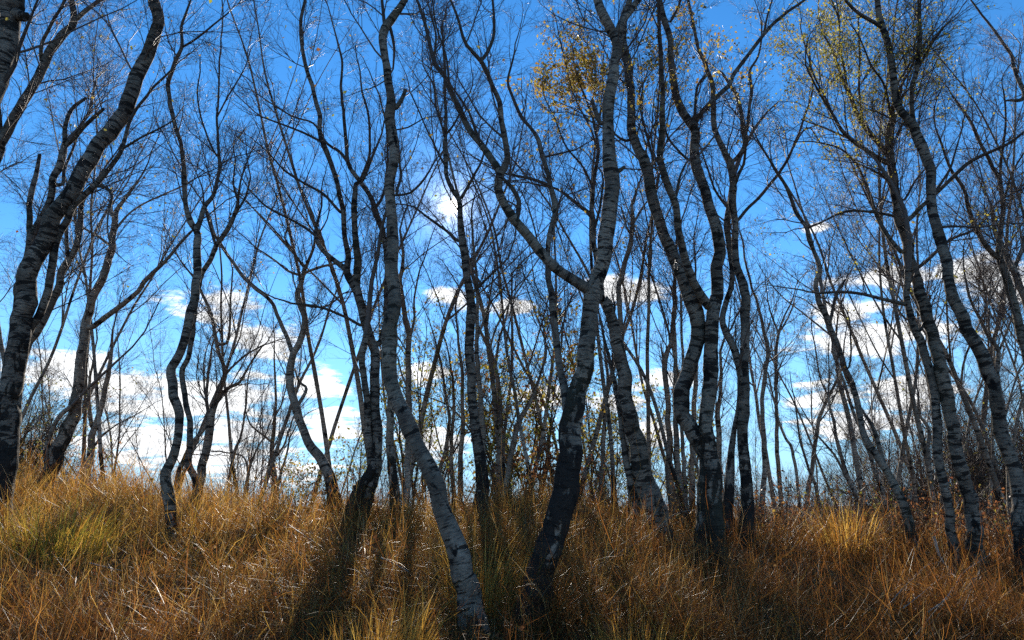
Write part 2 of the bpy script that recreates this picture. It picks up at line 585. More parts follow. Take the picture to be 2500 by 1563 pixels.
def twig_mesh(name, lines, per_m=4.2, frac=None, l1=(0.35, 1.5), dens2=8.0, dens3=11.0, tips=None, dens4=18.0, thin=1.0, tmax_r=0.075, origin=None):
    """lines: list of (n,4). Returns mesh of side shoots and the arrays of the finest shoots"""
    P0, D0, L0, R0 = [], [], [], []
    for li, ln in enumerate(lines):
        p, r = ln[:, :3], ln[:, 3]
        seg = np.linalg.norm(np.diff(p, axis=0), axis=1)
        s = np.concatenate([[0], np.cumsum(seg)])
        s0 = s[-1] * (frac[li] if frac else 0.3)
        n = rng.poisson(max((s[-1] - s0) * per_m, 0.5)) + 1
        q = rng.uniform(s0, s[-1], n)
        i = np.clip(np.searchsorted(s, q) - 1, 0, len(p) - 2)
        fr = ((q - s[i]) / np.maximum(seg[i], 1e-6))[:, None]
        pos = p[i] + (p[i + 1] - p[i]) * fr
        tan = unit(p[i + 1] - p[i])
        rr = r[i]
        per = unit(np.cross(tan, rng.normal(0, 1, (n, 3))))
        ang = rng.uniform(0.45, 1.1, n)[:, None]
        d = tan * np.cos(ang) + per * np.sin(ang) + np.array([0, 0, 0.25])
        L = np.clip((0.42 + 20 * rr) * rng.uniform(0.45, 1.15, n), l1[0], l1[1])
        keep = rng.random(n) < np.clip(1.35 - rr / tmax_r, 0.12, 1)
        P0.append(pos[keep]); D0.append(d[keep]); L0.append(L[keep])
        R0.append(np.minimum(rr * 0.5, 0.0018 + 0.0066 * L)[keep])
        tp = tips[li] if tips else 1
        if tp:
            tn = unit(p[-1] - p[-3])
            for _ in range(tp):
                P0.append(p[-1:]); D0.append((tn + rng.normal(0, 0.12 if tp == 1 else 0.3, 3))[None])
                L0.append(np.array([np.clip(70 * r[-1], 0.5, 2.4)]))
                R0.append(np.array([r[-1] * (0.97 if tp == 1 else 0.75)]))
    P0 = np.vstack(P0); D0 = np.vstack(D0); L0 = np.concatenate(L0); R0 = np.concatenate(R0)
    A, RA = grow(P0, D0, L0, R0, 7, 0.13, 0.045)
    b0, bd, bl, br = spawn(A, RA, L0, dens2, 0.10, 0.40, 0.95, 0.52, 0.18, 0.95, 0.6, 0.006)
    B, RB = grow(b0, bd, bl, br, 4, 0.15, 0.035)
    c0, cd, cl, cr = spawn(B, RB, bl, dens3, 0.10, 0.35, 0.95, 0.62, 0.12, 0.48, 0.7, 0.0028)
    C, RC = grow(c0, cd, cl, cr, 2, 0.17, 0.0)
    e0, ed, el_, er = spawn(C, RC, cl, dens4, 0.05, 0.3, 0.9, 0.9, 0.09, 0.32, 0.8, 0.002, 0.0)
    RB = np.maximum(RB, 0.0013 * thin)
    RC = np.maximum(RC, 0.00095 * thin)
    V1, Q1, r1 = tubes(A, RA, 4)
    V2, Q2, r2 = tubes(B, RB, 3, len(V1))
    V3, Q3, r3 = tubes(C, RC, 3, len(V1) + len(V2))
    # the last shoots are slim three-sided spikes
    n4 = len(e0)
    u4 = unit(np.cross(ed, rng.normal(0, 1, (n4, 3))))
    w4 = np.cross(unit(ed), u4)
    rr4 = (np.full(n4, 0.00095) * thin)[:, None]
    V4 = np.stack([e0 + u4 * rr4, e0 - 0.5 * u4 * rr4 + 0.87 * w4 * rr4, e0 - 0.5 * u4 * rr4 - 0.87 * w4 * rr4, e0 + unit(ed) * el_[:, None]], axis=1).reshape(-1, 3)
    i4 = np.arange(n4)[:, None] * 4 + len(V1) + len(V2) + len(V3)
    T4 = np.concatenate([i4 + np.array([[0, 1, 3]]), i4 + np.array([[1, 2, 3]]), i4 + np.array([[2, 0, 3]])], axis=0)
    V = np.vstack([V1, V2, V3, V4])
    if origin is not None:
        V = V - origin
    rad = np.concatenate([r1, r2, r3, np.full(n4 * 4, 0.001)])
    me = mesh_from(name, V, np.vstack([Q1, Q2, Q3]), T4, (TWIG,), True, {'rad': ('FLOAT', rad)})
    tips_ = e0 + unit(ed) * (el_ * rng.uniform(0.3, 1.0, n4))[:, None]
    return me, np.vstack([C[:, 1:].reshape(-1, 3), tips_])


def leaf_mesh(name, pts, size, mat, seed_lc=None, droop=0.5, origin=None):
    """one folded leaf (four triangles) hung at each point"""
    n = len(pts)
    a = unit(rng.normal(0, 1, (n, 3)) + np.array([0, 0, -droop]))
    b = unit(np.cross(a, rng.normal(0, 1, (n, 3))))
    c = np.cross(a, b)
    s = (size * rng.uniform(0.65, 1.3, n))[:, None]
    st = pts + a * s * 0.15
    v0 = st
    v1 = st + a * s * 0.45 + b * s * 0.36 + c * s * 0.14
    v2 = st + a * s * 1.0 + c * s * rng.uniform(-0.2, 0.2, (n, 1))
    v3 = st + a * s * 0.45 - b * s * 0.36 + c * s * 0.14
    V = np.stack([v0, v1, v2, v3], axis=1).reshape(-1, 3)
    if origin is not None:
        V = V - origin
    i = np.arange(n)[:, None] * 4
    T = np.concatenate([i + np.array([[0, 1, 2]]), i + np.array([[0, 2, 3]])], axis=0)
    lc = np.repeat(np.clip(rng.normal(0.5, 0.28, n) if seed_lc is None else seed_lc, 0, 1), 4)
    return mesh_from(name, V, None, T, (mat,), False, {'lc': ('FLOAT', lc)})


# ------------------------------------------------------------------ ground sheet
def build_ground():
    def axis(n, lin, far):
        u = np.linspace(-1, 1, n)
        return np.sign(u) * (np.abs(u) * lin + (np.abs(u) ** 9) * far)
    xs = axis(171, 26, 4000)
    ys = axis(171, 26, 4000) + 8
    X, Y = np.meshgrid(xs, ys)
    Z = ground(X, Y)
    Vv = np.stack([X, Y, Z], axis=-1).reshape(-1, 3)
    nx, ny = len(xs), len(ys)
    j, i = np.meshgrid(np.arange(ny - 1), np.arange(nx - 1), indexing='ij')
    k = (j * nx + i).ravel()
    Q = np.stack([k, k + 1, k + nx + 1, k + nx], axis=1)
    o = part('ground', mesh_from('ground', Vv, Q, None, (SOIL,)), None, 'structure')
    o['label'] = 'grassy bank of dark leaf litter rising to a low ridge'


build_ground()

# ------------------------------------------------------------------ traced birches
COLX = {'0': 0, '4': 400, '8': 800, 'C': 1200, 'G': 1600, 'K': 2000}


def tr(*segs):
    """'0B' = column / row of the enlarged view, then x,y,width triples"""
    out = []
    for key, txt in segs:
        x0, y0 = COLX[key[0]], (0 if key[1] == 'T' else 700)
        for tok in txt.split():
            x, y, w_ = (float(v) for v in tok.split(','))
            out.append((x0 + x / 1.89, y0 + y / 1.89, w_ / 1.89))
    return np.array(out)


TREES = []


def tree(label, d, lines, black=0.5, frac=0.45, per_m=4.0, leaf=None, dens2=7.5, dens3=10.5, rough=1.0, lean=0.0):
    """lines: list of (kind, traced array); first is the trunk"""
    TREES.append(dict(label=label, d=d, lines=lines, black=black, frac=frac, per_m=per_m, leaf=leaf, dens2=dens2, dens3=dens3, rough=rough, lean=lean,
                      bark=PALE_BARK if d >= 9.3 else WHITE_BARK if 'white-barked' in label else DARK_BARK if ('dark' in label or 'crooked' in label or 'thick banded' in label or 'strongly banded' in label) else (GREY_BARK, BARK)[len(TREES) % 2]))


def build_tree(spec):
    d = spec['d']
    done = []          # (px array, depth array, 3d line)
    roots = None
    parts = []
    for kind, a in spec['lines']:
        a = a.copy()
        plen = np.concatenate([[0], np.cumsum(np.hypot(np.diff(a[:, 0]), np.diff(a[:, 1])))])
        if kind in ('trunk', 'stem'):
            dd = d if kind == 'trunk' else d + rng.uniform(-0.16, 0.16)
            slope = spec['lean'] if kind == 'trunk' else rng.uniform(-0.06, 0.06)
            dep = dd + slope * plen / F * d + 0.05 * d / 8 * np.sin(plen / 170.0 + rng.uniform(0, 6)) * np.minimum(plen / 200.0, 1)
        else:
            best = None
            for pa, pd_, _ in done:
                q = np.hypot(pa[:, 0] - a[0, 0], pa[:, 1] - a[0, 1])
                k = int(np.argmin(q))
                if best is None or q[k] < best[0]:
                    best = (q[k], pa[k], pd_[k])
            start = np.array([[best[1][0], best[1][1], min(a[0, 2] * 1.15, best[1][2] * 0.9)]])
            if best[0] > 3:
                a = np.vstack([start, a])
            plen = np.concatenate([[0], np.cumsum(np.hypot(np.diff(a[:, 0]), np.diff(a[:, 1])))])
            slope = rng.choice([-1, 1]) * rng.uniform(0.1, 0.42)
            dep = best[2] + slope * plen / F * d
        r3 = np.array([ray(x, y) for x, y in a[:, :2]])
        s = dep / r3[:, 1]
        P = CAM + r3 * s[:, None]
        R = a[:, 2] / 2 / F * s * (0.84 if 'leaning far over' in spec['label'] else 0.88 if 'crooked' in spec['label'] else 0.92)
        L = np.column_stack([P, R])
        if kind in ('trunk', 'stem'):
            gz = float(ground(P[0, 0], P[0, 1])) - 0.12
            if P[0, 2] > gz + 0.02:
                dirn = unit(P[0] - P[1])
                dirn = unit(dirn * np.array([0.5, 0.5, 1]) + np.array([0, 0, -0.3]))
                tt = (P[0, 2] - gz) / max(-dirn[2], 0.3)
                end = P[0] + dirn * tt
                end[2] = float(ground(end[0], end[1])) - 0.12
                L = np.vstack([np.append(end, R[0] * 1.05), L])
            if kind == 'trunk':
                roots = L[0, :3].copy()
                roots[2] = float(ground(roots[0], roots[1]))
        big = kind in ('trunk', 'stem')
        line = catmull(L, 0.045 if big else 0.07)
        nk = len(line)
        for wl, am in ((0.34, 0.16), (0.15, 0.09)):
            m_ = max(4, int(nk * (0.045 if big else 0.07) / wl))
            kn = rng.normal(0, 1, (m_, 3)) * np.array([1, 1, 0.25])
            tt_ = np.linspace(0, m_ - 1, nk)
            jit = np.column_stack([np.interp(tt_, np.arange(m_), kn[:, q]) for q in range(3)])
            fade = np.minimum(np.arange(nk) / 6.0, 1.0)[:, None]
            line[:, :3] += jit * (line[:, 3:4] * am + 0.003) * fade
        line[:, 3] = np.maximum(line[:, 3], 0.003)
        px, py = project(line[:, :3])
        axial = (line[:, :3] - CAM) @ FWD
        done.append((np.column_stack([px, py, line[:, 3] * 2 * F / axial]), line[:, 1], line))
        parts.append((kind, line))
    foot = roots[2]
    e = thing('birch_tree', tuple(roots), spec['label'], 'tree')
    for kind, line in parts:
        rm = float(line[:, 3].max())
        big = kind in ('trunk', 'stem')
        ln = line.copy()
        ln[:, :3] -= roots
        V, Q, T, at = bark_tube(ln, 14 if rm > 0.045 else 8, spec['black'], 0.0, spec['rough'] if big else 0.7, kind == 'stub', big)
        nm = {'trunk': 'trunk', 'stem': 'stem', 'limb': 'limb', 'stub': 'broken_limb'}[kind]
        part(nm, mesh_from(nm, V, Q, T, (spec['bark'],), True, at), e)
    lines = [p[1] for p in parts]
    frac = [spec['frac'] if k in ('trunk', 'stem') else 0.12 for k, _ in parts]
    tips = [0 if k == 'stub' else 1 for k, _ in parts]
    keep = [i for i, (k, _) in enumerate(parts)]
    me, pts = twig_mesh('twigs', lines, spec['per_m'], frac, dens2=spec['dens2'], dens3=spec['dens3'], tips=tips, origin=roots)
    part('twigs', me, e, 'stuff')
    # leaves still hanging
    lf = spec['leaf'] or []
    px, py = project(pts)
    for (mat, clusters, base, size) in lf:
        w_ = np.full(len(pts), base * 0.5)
        for (cx_, cy_, rad_, amt) in clusters:
            w_ = np.maximum(w_, amt * np.exp(-((px - cx_) ** 2 + (py - cy_) ** 2) / (2 * rad_ ** 2)))
        sel = np.repeat(pts[rng.random(len(pts)) < w_], 3 if clusters else 1, axis=0)
        if len(sel):
            part('foliage', leaf_mesh('foliage', sel + rng.normal(0, 0.03, sel.shape), size, mat, origin=roots), e, 'stuff')
    return e


SPARSE = [(LEAF_GOLD, [], 0.016, 0.030)]

# --- left edge
tree('thick banded birch leaning far over, its foot wrapped in black bark', 7.5, [
    ('trunk', tr(('0B', '-5,960,125 22,850,122 32,700,112 32,600,106 58,400,108 80,280,104 100,150,100 127,0,98'),
                 ('0T', '140,1260,98 215,1110,92 265,1000,90 345,860,84 400,760,82 460,660,80 555,530,80 610,440,76 655,330,72 690,240,66 715,150,62 730,90,60 710,0,58 690,-90,50 660,-190,40 640,-290,30'))),
    ('stem', tr(('0B', '40,800,40 80,580,36 105,400,38 130,250,40 180,130,42 215,30,42'),
                ('0T', '240,1220,40 275,1080,38 340,950,36 430,860,34 500,780,28 560,690,24 590,570,18 650,470,16 720,390,13 800,310,10'))),
    ('limb', tr(('0T', '430,860,18 490,865,16 515,910,14 500,960,12'))),
    ('limb', tr(('0T', '560,690,16 640,640,12 720,600,10 800,560,8'))),
], black=1.25, frac=0.55, leaf=SPARSE)
tree('pale slim birch stem close behind the thick leaning birch', 8.6, [
    ('trunk', tr(('0B', '90,420,34 125,280,36 165,220,38 210,130,40 250,60,38 285,0,36'),
                 ('0T', '290,1260,34 330,1180,32 355,1110,28 370,1000,26 385,920,22 440,850,14'))),
    ('limb', tr(('0T', '315,1200,22 300,1080,18 302,980,14 320,880,10'))),
], black=0.3, frac=0.4, leaf=SPARSE)
tree('dark birch with three snapped-off bare limb ends behind the thick leaning birch', 8.2, [
    ('trunk', tr(('0B', '60,500,44 70,300,42 85,100,42'), ('0T', '90,1330,42 118,1230,40 145,1110,40 190,1020,36 225,930,32 245,820,32 285,720,34 300,660,26'))),
    ('stub', tr(('0T', '300,655,24 300,590,22 320,530,20 350,490,18 395,455,15'))),
    ('stub', tr(('0T', '305,670,24 350,630,22 400,570,20 440,530,18 478,500,15'))),
    ('stub', tr(('0T', '125,1200,32 135,1080,30 140,950,28 155,850,26 185,715,16'))),
    ('limb', tr(('0T', '290,850,18 292,780,16 330,700,12 360,620,10'))),
], black=0.5, frac=0.55, per_m=2.5, leaf=SPARSE)
tree('dark rough birch trunk cutting across the top corner beside the pale forked birch', 5.2, [
    ('trunk', tr(('0T', '-330,1800,150 -300,1500,140 -220,1050,125 -120,660,112 -50,420,104 0,260,100 30,130,100 55,30,105 80,-60,100 130,-200,84 170,-380,62'))),
    ('stub', tr(('0T', '70,60,60 110,80,50 135,70,30'))),
    ('limb', tr(('0T', '0,400,26 60,300,20 110,150,16 150,60,12 190,-40,10'))),
], black=1.0, frac=0.7, leaf=SPARSE)
tree('smooth pale birch forking high up beside the dark corner trunk', 8.8, [
    ('trunk', tr(('0T', '-260,1700,66 -240,1450,64 -190,1200,62 -120,920,60 -30,715,58 0,650,54 60,550,48 110,480,46 150,400,42 190,320,42 240,240,40 300,160,38 340,100,32 335,30,28 325,-60,22'))),
    ('limb', tr(('0T', '345,95,24 400,50,22 460,0,18 540,-70,14'))),
    ('limb', tr(('0T', '190,280,20 195,200,18 240,110,16 300,0,14 330,-60,10'))),
    ('limb', tr(('0T', '5,600,20 0,520,14 -20,400,10'))),
], black=0.5, frac=0.5, per_m=5, leaf=SPARSE)
tree('curving grey birch with one long low limb reaching right across the ridge', 10.0, [
    ('trunk', tr(('0B', '185,960,78 225,880,75 280,740,70 310,660,64 345,570,58 370,480,50 375,390,50 375,310,46 395,230,44 410,140,42 435,50,40'),
                 ('0T', '470,1290,38 500,1180,36 515,1100,32 530,1020,28 540,965,20 600,880,14 640,830,10'))),
    ('limb', tr(('0B', '430,185,28 500,130,26 580,70,24 640,20,22'), ('0T', '660,1310,22 720,1250,20 770,1200,16 830,1130,14 885,1065,12'))),
    ('limb', tr(('0T', '528,1010,18 500,960,16 515,900,14 490,865,12 430,830,8'))),
    ('limb', tr(('0T', '505,1130,14 450,1090,12 380,1050,10 320,1010,8'))),
    ('limb', tr(('0T', '540,1050,14 600,980,10 680,930,9 840,860,8'))),
    ('stem', tr(('0B', '208,880,22 215,750,22 240,660,22 275,600,22 330,548,20'))),
], black=0.9, frac=0.5, leaf=SPARSE)
tree('slim twin-stemmed birch on the ridge between two curved birches', 12.0, [
    ('trunk', tr(('0B', '408,890,34 418,780,36 422,700,34 440,640,30 475,540,26 490,450,24 505,370,20 512,300,16 520,200,10'))),
    ('limb', tr(('0B', '420,640,20 405,520,18 415,420,14 440,330,10'))),
    ('limb', tr(('0B', '440,730,14 470,690,12 520,650,8'))),
], black=0.4, frac=0.35, leaf=SPARSE)
tree('snake-like birch with a wavy trunk and a high Y fork, growing from the slope', 7.6, [
    ('trunk', tr(('0B', '785,1110,46 780,1000,54 770,880,54 800,790,46 825,690,42 825,590,44 805,470,48 800,390,46 835,300,42 870,180,42 895,90,42'),
                 ('0T', '905,1300,40 912,1180,38 912,1080,32 880,1010,30 860,950,24 850,860,24 845,760,22 835,660,20 810,590,20 790,480,20 778,390,20 800,320,20 830,240,18 840,190,16 842,120,14 860,60,12 878,0,10'))),
    ('limb', tr(('4T', '155,1060,24 170,1000,26 182,960,24 225,900,20 255,800,18 255,720,16 250,640,14 248,540,12 255,420,10 255,300,9 262,200,8 275,80,7 270,0,6'))),
    ('limb', tr(('4T', '245,720,10 210,650,10 180,560,9 155,430,8 165,330,6'))),
    ('limb', tr(('4T', '250,530,9 300,440,8 370,320,6 400,230,5'))),
    ('limb', tr(('4T', '90,215,12 150,180,10 220,120,9 300,60,7'))),
], black=0.35, frac=0.5, per_m=3.0, dens2=7, leaf=SPARSE)
tree('thin bent birch hugging the snake-like birch, its spray of twigs opening above', 8.7, [
    ('trunk', tr(('4B', '150,1010,28 155,900,36 122,820,36 125,740,34 120,620,30 95,500,28 85,400,28 110,330,26 125,250,26 140,150,24 152,60,24'),
                 ('4T', '170,1280,26 215,1200,26 250,1120,26 310,1040,24 340,960,18 348,880,12'))),
    ('limb', tr(('4T', '240,1150,16 215,1050,12 190,960,10 180,880,8'))),
    ('limb', tr(('4T', '335,980,14 380,900,10 400,820,8'))),
    ('limb', tr(('4T', '343,930,12 320,850,10 330,760,8'))),
], black=0.3, frac=0.55, per_m=6, dens2=10, leaf=SPARSE)
tree('many-stemmed dark birch clump on the ridge by the white cloud bank', 11.0, [
    ('trunk', tr(('4B', '162,890,40 185,800,40 210,690,40 216,600,36 240,530,28 265,465,24 287,400,20 250,290,20 230,190,18 200,90,16 165,0,12'))),
    ('stem', tr(('4B', '60,890,26 90,800,26 130,720,24 190,650,18 205,590,14'))),
    ('limb', tr(('4B', '235,550,24 265,500,22 310,460,18 350,440,14 400,350,10 450,280,8'))),
    ('limb', tr(('4B', '212,620,20 195,480,16 210,360,14 220,280,10'))),
    ('limb', tr(('4B', '290,260,14 305,160,12 310,60,10 315,-40,8'))),
    ('limb', tr(('4B', '285,400,12 370,320,10 460,270,8'))),
], black=0.5, frac=0.35, per_m=5, leaf=SPARSE)
tree('small upright birch with evenly spread side branches standing alone on the ridge', 13.0, [
    ('trunk', tr(('4B', '507,915,30 505,830,26 500,730,22 510,640,18 515,540,14 515,440,11 510,330,8'))),
    ('limb', tr(('4B', '500,720,12 450,680,10 400,640,8'))),
    ('limb', tr(('4B', '522,780,12 560,720,10 585,640,8 600,600,6'))),
    ('stem', tr(('4B', '530,900,14 560,800,12 580,700,9'))),
    ('limb', tr(('4B', '512,600,10 545,540,8 560,470,6'))),
], black=0.3, frac=0.25, per_m=6, leaf=SPARSE)
tree('spindly leaning birch beside the small upright birch on the ridge', 13.0, [
    ('trunk', tr(('4B', '298,910,16 330,760,16 360,680,12 375,560,10 385,450,8'))),
    ('stem', tr(('4B', '375,930,13 385,850,12 370,790,9 330,770,8'))),
    ('stem', tr(('4B', '385,930,12 400,830,12 430,750,9 460,700,7'))),
], black=0.3, frac=0.3, per_m=6, leaf=SPARSE)
tree('birch with a strongly bowed foot and a kinked trunk, a dead snag on its bend', 10.0, [
    ('trunk', tr(('4B', '785,960,58 765,880,56 720,790,50 670,730,46 640,650,42 610,560,42 585,480,40 580,390,38 590,320,34 610,270,32 635,190,30 645,130,30 630,80,30 620,30,26'),
                 ('4T', '633,1300,24 650,1240,18 690,1150,14 700,1110,12 740,1040,8'))),
    ('limb', tr(('4B', '592,300,24 560,220,22 530,160,20 500,80,18 450,30,18'), ('4T', '430,1340,18 370,1280,18 320,1210,16 270,1140,16 230,1080,14 215,1010,12 180,940,10'))),
    ('limb', tr(('4T', '645,1230,14 600,1160,12 560,1100,10 575,1040,8'))),
    ('limb', tr(('4T', '660,1255,14 740,1228,13 830,1210,9'))),
    ('stub', tr(('4B', '618,545,20 650,490,18 652,462,14 625,440,11 610,380,8'))),
    ('limb', tr(('4T', '628,1270,14 570,1250,12 520,1210,10 470,1170,8'))),
    ('limb', tr(('4B', '640,85,12 700,95,10 760,85,9 830,30,7'))),
], black=0.45, frac=0.55, leaf=SPARSE)
tree('dark double-trunked birch with a flared rough foot and many long upright limbs', 9.0, [
    ('trunk', tr(('8B', '185,950,76 212,820,60 230,680,56 225,540,50 220,420,48 215,300,46 190,210,46 165,130,44 140,50,42'),
                 ('4T', '882,1320,46 850,1260,36 855,1180,30 835,1100,26 825,1000,26 810,900,24 780,790,24 750,690,26 735,655,24 720,600,22 715,520,22 690,420,20 660,330,20 640,230,18 632,110,18 645,0,14'))),
    ('stem', tr(('8B', '130,950,60 195,830,44 187,650,36 172,480,32 165,330,32 168,220,30'))),
    ('limb', tr(('4T', '888,1330,40 892,1200,38 885,1080,30 880,940,28 890,850,22'), ('8T', '165,830,18 200,740,14 230,660,10'))),
    ('limb', tr(('4T', '845,1245,32 780,1195,26 720,1130,24 700,1080,18 712,1020,14 730,950,9'))),
    ('limb', tr(('4T', '700,1090,14 650,1050,14 560,1000,12 480,960,10 420,900,8'))),
    ('limb', tr(('8B', '238,260,26 262,190,26 270,100,24'), ('8T', '268,1180,28 245,1060,28 220,970,30 200,910,24 150,840,24 100,760,20 85,660,18 75,540,16 65,400,14 65,300,12 50,200,10'))),
    ('limb', tr(('8T', '105,765,16 50,700,16 0,665,13'), ('4T', '690,570,10 600,540,9 500,480,8'))),
    ('limb', tr(('8T', '150,840,18 185,720,14 190,560,12 160,420,10'))),
    ('limb', tr(('4T', '905,1500,16 850,1470,14 760,1430,13 680,1410,12 590,1400,10'))),
    ('limb', tr(('4T', '735,660,14 660,620,12 560,580,10 450,540,8'))),
    ('limb', tr(('4T', '815,980,16 740,900,14 650,850,12 560,790,9 480,700,7'))),
    ('limb', tr(('8T', '220,960,16 255,900,14 275,760,12 270,600,10 240,440,8'))),
], black=0.9, frac=0.5, per_m=4.2, leaf=SPARSE)
# --- centre
tree('big white-barked birch with a leaning S-bend foot standing in the open grass', 5.5, [
    ('trunk', tr(('8B', '645,1400,122 622,1340,116 595,1230,112 560,1110,100 530,1020,90 500,920,92 450,830,88 400,740,80 365,660,82 340,580,76 310,500,74 290,420,72 288,330,74 293,240,74 300,150,70 302,60,64'),
                 ('8T', '298,1330,62 292,1230,66 300,1130,58 300,1000,54 295,900,52 300,800,50 305,700,48 305,620,50 300,520,54 295,450,44 275,360,40 258,280,36 250,200,40 265,130,44 300,80,42 330,40,36 355,0,32 400,-80,26'))),
    ('limb', tr(('8T', '262,110,18 255,60,16 248,0,14 240,-80,11'))),
    ('stub', tr(('8T', '318,495,26 338,460,23 356,415,18'))),
    ('limb', tr(('8T', '318,900,13 380,890,12 450,820,11 490,760,8'))),
    ('limb', tr(('8T', '322,875,15 338,820,14 330,765,11 332,720,8'))),
    ('limb', tr(('8T', '310,600,9 370,590,8 440,550,6'))),
    ('limb', tr(('8T', '290,130,16 308,220,13 300,320,9'))),
], black=0.16, frac=0.72, per_m=3.0, leaf=SPARSE, lean=0.05)
tree('big birch with a black furrowed foot and a V of forked limbs', 5.6, [
    ('trunk', tr(('CB', '205,1420,150 232,1330,138 270,1230,128 305,1100,126 335,950,132 365,850,122 385,700,112 397,560,104 420,450,90 440,300,88 452,150,84 472,10,86'),
                 ('CT', '490,1300,80 520,1200,74 535,1100,80 540,1000,78 555,900,76 555,800,76 545,700,64 535,600,56 530,500,56 545,400,56 570,300,52 578,200,50 545,125,50 500,40,46 480,-30,42 460,-130,32'))),
    ('limb', tr(('CT', '578,180,42 600,110,40 640,50,36 680,-10,32 730,-90,24'))),
    ('limb', tr(('CT', '440,1330,56 360,1280,52 280,1210,50 200,1120,50 120,1030,48 60,940,44 30,870,44 45,800,42'),
                ('8T', '835,740,32 825,660,30 800,560,28 790,470,26 760,400,24 710,290,22 640,210,18 600,100,14 560,0,12'))),
    ('limb', tr(('8T', '800,800,40 760,740,36 700,650,34 640,560,30 590,460,28 540,360,24 490,290,22 460,150,18 430,50,16 405,0,14'))),
    ('limb', tr(('8T', '705,285,18 740,240,18 770,160,16 765,70,13 758,0,11'))),
    ('limb', tr(('CT', '118,1010,24 125,930,26 95,870,24 62,838,20'))),
    ('limb', tr(('8T', '590,460,14 640,560,12 600,500,14 560,400,12 545,250,10 500,120,9 480,0,8'))),
    ('limb', tr(('8T', '490,290,14 500,180,11 470,60,9'))),
    ('limb', tr(('CB', '352,580,54 332,480,46 322,400,36 315,300,34 300,180,36 285,60,34'),
                ('CT', '265,1300,28 260,1200,26 270,1090,28 290,1000,32 290,920,30 265,830,24 240,730,24 222,650,24 190,600,18 140,540,18 105,460,16 80,370,12 100,260,9'))),
    ('limb', tr(('CT', '275,860,15 200,830,16 120,810,13 60,800,9'))),
    ('limb', tr(('CT', '245,725,12 320,710,10 390,690,8'))),
    ('stub', tr(('CT', '505,570,26 480,520,24 458,462,18'))),
    ('stub', tr(('CT', '585,790,26 602,780,20 615,770,14'))),
    ('limb', tr(('8T', '720,690,16 680,600,14 650,520,12 600,440,10'))),
], black=1.6, frac=0.75, per_m=4.0, leaf=SPARSE, lean=-0.04)
tree('straight dark-footed birch with the sun caught in its fork', 9.0, [
    ('trunk', tr(('8B', '705,985,70 705,850,62 700,720,56 680,640,52 670,540,48 660,420,46 655,300,46 655,200,46 660,100,46'),
                 ('8T', '662,1400,42 650,1300,38 635,1200,36 620,1110,34 612,1020,28 606,930,26 575,880,24 550,820,22 545,720,22 545,600,18 545,500,16 540,380,14 535,250,12 530,120,10'))),
    ('limb', tr(('8T', '615,915,18 640,870,16 680,800,13 710,740,11 740,640,8'))),
    ('limb', tr(('8T', '600,1110,16 540,1060,14 470,1010,12 400,955,9'))),
    ('limb', tr(('8T', '672,1345,18 730,1290,14 800,1225,11'))),
    ('limb', tr(('8T', '545,620,12 590,560,10 640,460,8'))),
    ('limb', tr(('8T', '540,760,12 500,690,10 440,560,8 380,420,7'))),
    ('limb', tr(('8T', '540,620,10 510,520,10 490,400,8 440,300,7'))),
], black=1.0, frac=0.5, per_m=4.2, leaf=SPARSE)
tree('pale thin birch stem just behind the birch that holds the sun', 10.5, [
    ('trunk', tr(('8B', '725,960,30 722,800,30 712,560,26 692,400,22 686,250,20 690,100,18'), ('8T', '685,1300,16 678,1200,14 668,1080,12 660,980,9'))),
    ('limb', tr(('8B', '688,250,12 720,150,10 760,60,8'))),
], black=0.3, frac=0.45, per_m=5, leaf=[(LEAF_OLIVE, [], 0.02, 0.035)])
tree('dark rough birch post half hidden behind the S-bend birch', 9.4, [
    ('trunk', tr(('8B', '312,965,50 300,820,46 292,700,40 290,570,36 300,400,32 310,200,28 300,50,24'), ('8T', '290,1250,20 280,1100,16'))),
], black=0.9, frac=0.6, per_m=3)
tree('slim dark birch rising beside the S-bend birch with a kink at mid height', 10.0, [
    ('trunk', tr(('8B', '365,935,32 372,800,30 376,600,30 376,450,30 376,300,28 374,200,26 352,100,24 340,20,22'), ('8T', '335,1290,20 345,1180,16 335,1060,12'))),
    ('limb', tr(('8B', '380,240,14 398,150,12 400,60,10 415,-40,9'))),
    ('limb', tr(('8B', '372,480,10 340,400,9 325,330,8'))),
], black=0.5, frac=0.5, per_m=4, leaf=[(LEAF_OLIVE, [(1000, 760, 60, 0.05)], 0.004, 0.035)])
tree('broad-footed birch leaning left behind the black-footed birch, golden leaves in its top', 8.5, [
    ('trunk', tr(('CB', '745,1000,120 715,900,100 690,800,90 670,700,80 645,610,76 620,520,72 610,420,72 590,330,66 570,230,60 545,140,56 530,60,48'),
                 ('CT', '515,1390,40 492,1250,30 478,1120,26 466,1000,24 465,900,20 490,720,16 485,620,14 450,500,12 410,390,10 380,300,8'))),
    ('stem', tr(('CB', '655,980,46 640,880,40 620,760,30 602,620,24 582,500,24 560,400,20 535,300,16 515,200,12'))),
    ('limb', tr(('CT', '466,1000,20 440,975,20 400,945,18 340,900,16 290,870,12 200,850,9'))),
    ('limb', tr(('CT', '470,1090,14 500,960,12 520,840,10'))),
    ('limb', tr(('CT', '470,880,12 430,780,10 350,680,9 300,560,7 260,480,6'))),
    ('limb', tr(('CT', '490,700,10 460,600,9 400,480,8 350,330,7 320,200,6 300,100,5'))),
    ('limb', tr(('CT', '450,500,9 480,400,8 470,300,6 440,220,5'))),
    ('stub', tr(('CB', '560,140,14 568,100,12 566,70,9'))),
], black=0.45, frac=0.5, per_m=5.5, dens2=10,
    leaf=[(LEAF_GOLD, [(1405, 185, 65, 0.85), (1300, 225, 60, 0.55), (1470, 120, 60, 0.5), (1350, 260, 60, 0.35), (1230, 240, 40, 0.4)], 0.006, 0.042)])
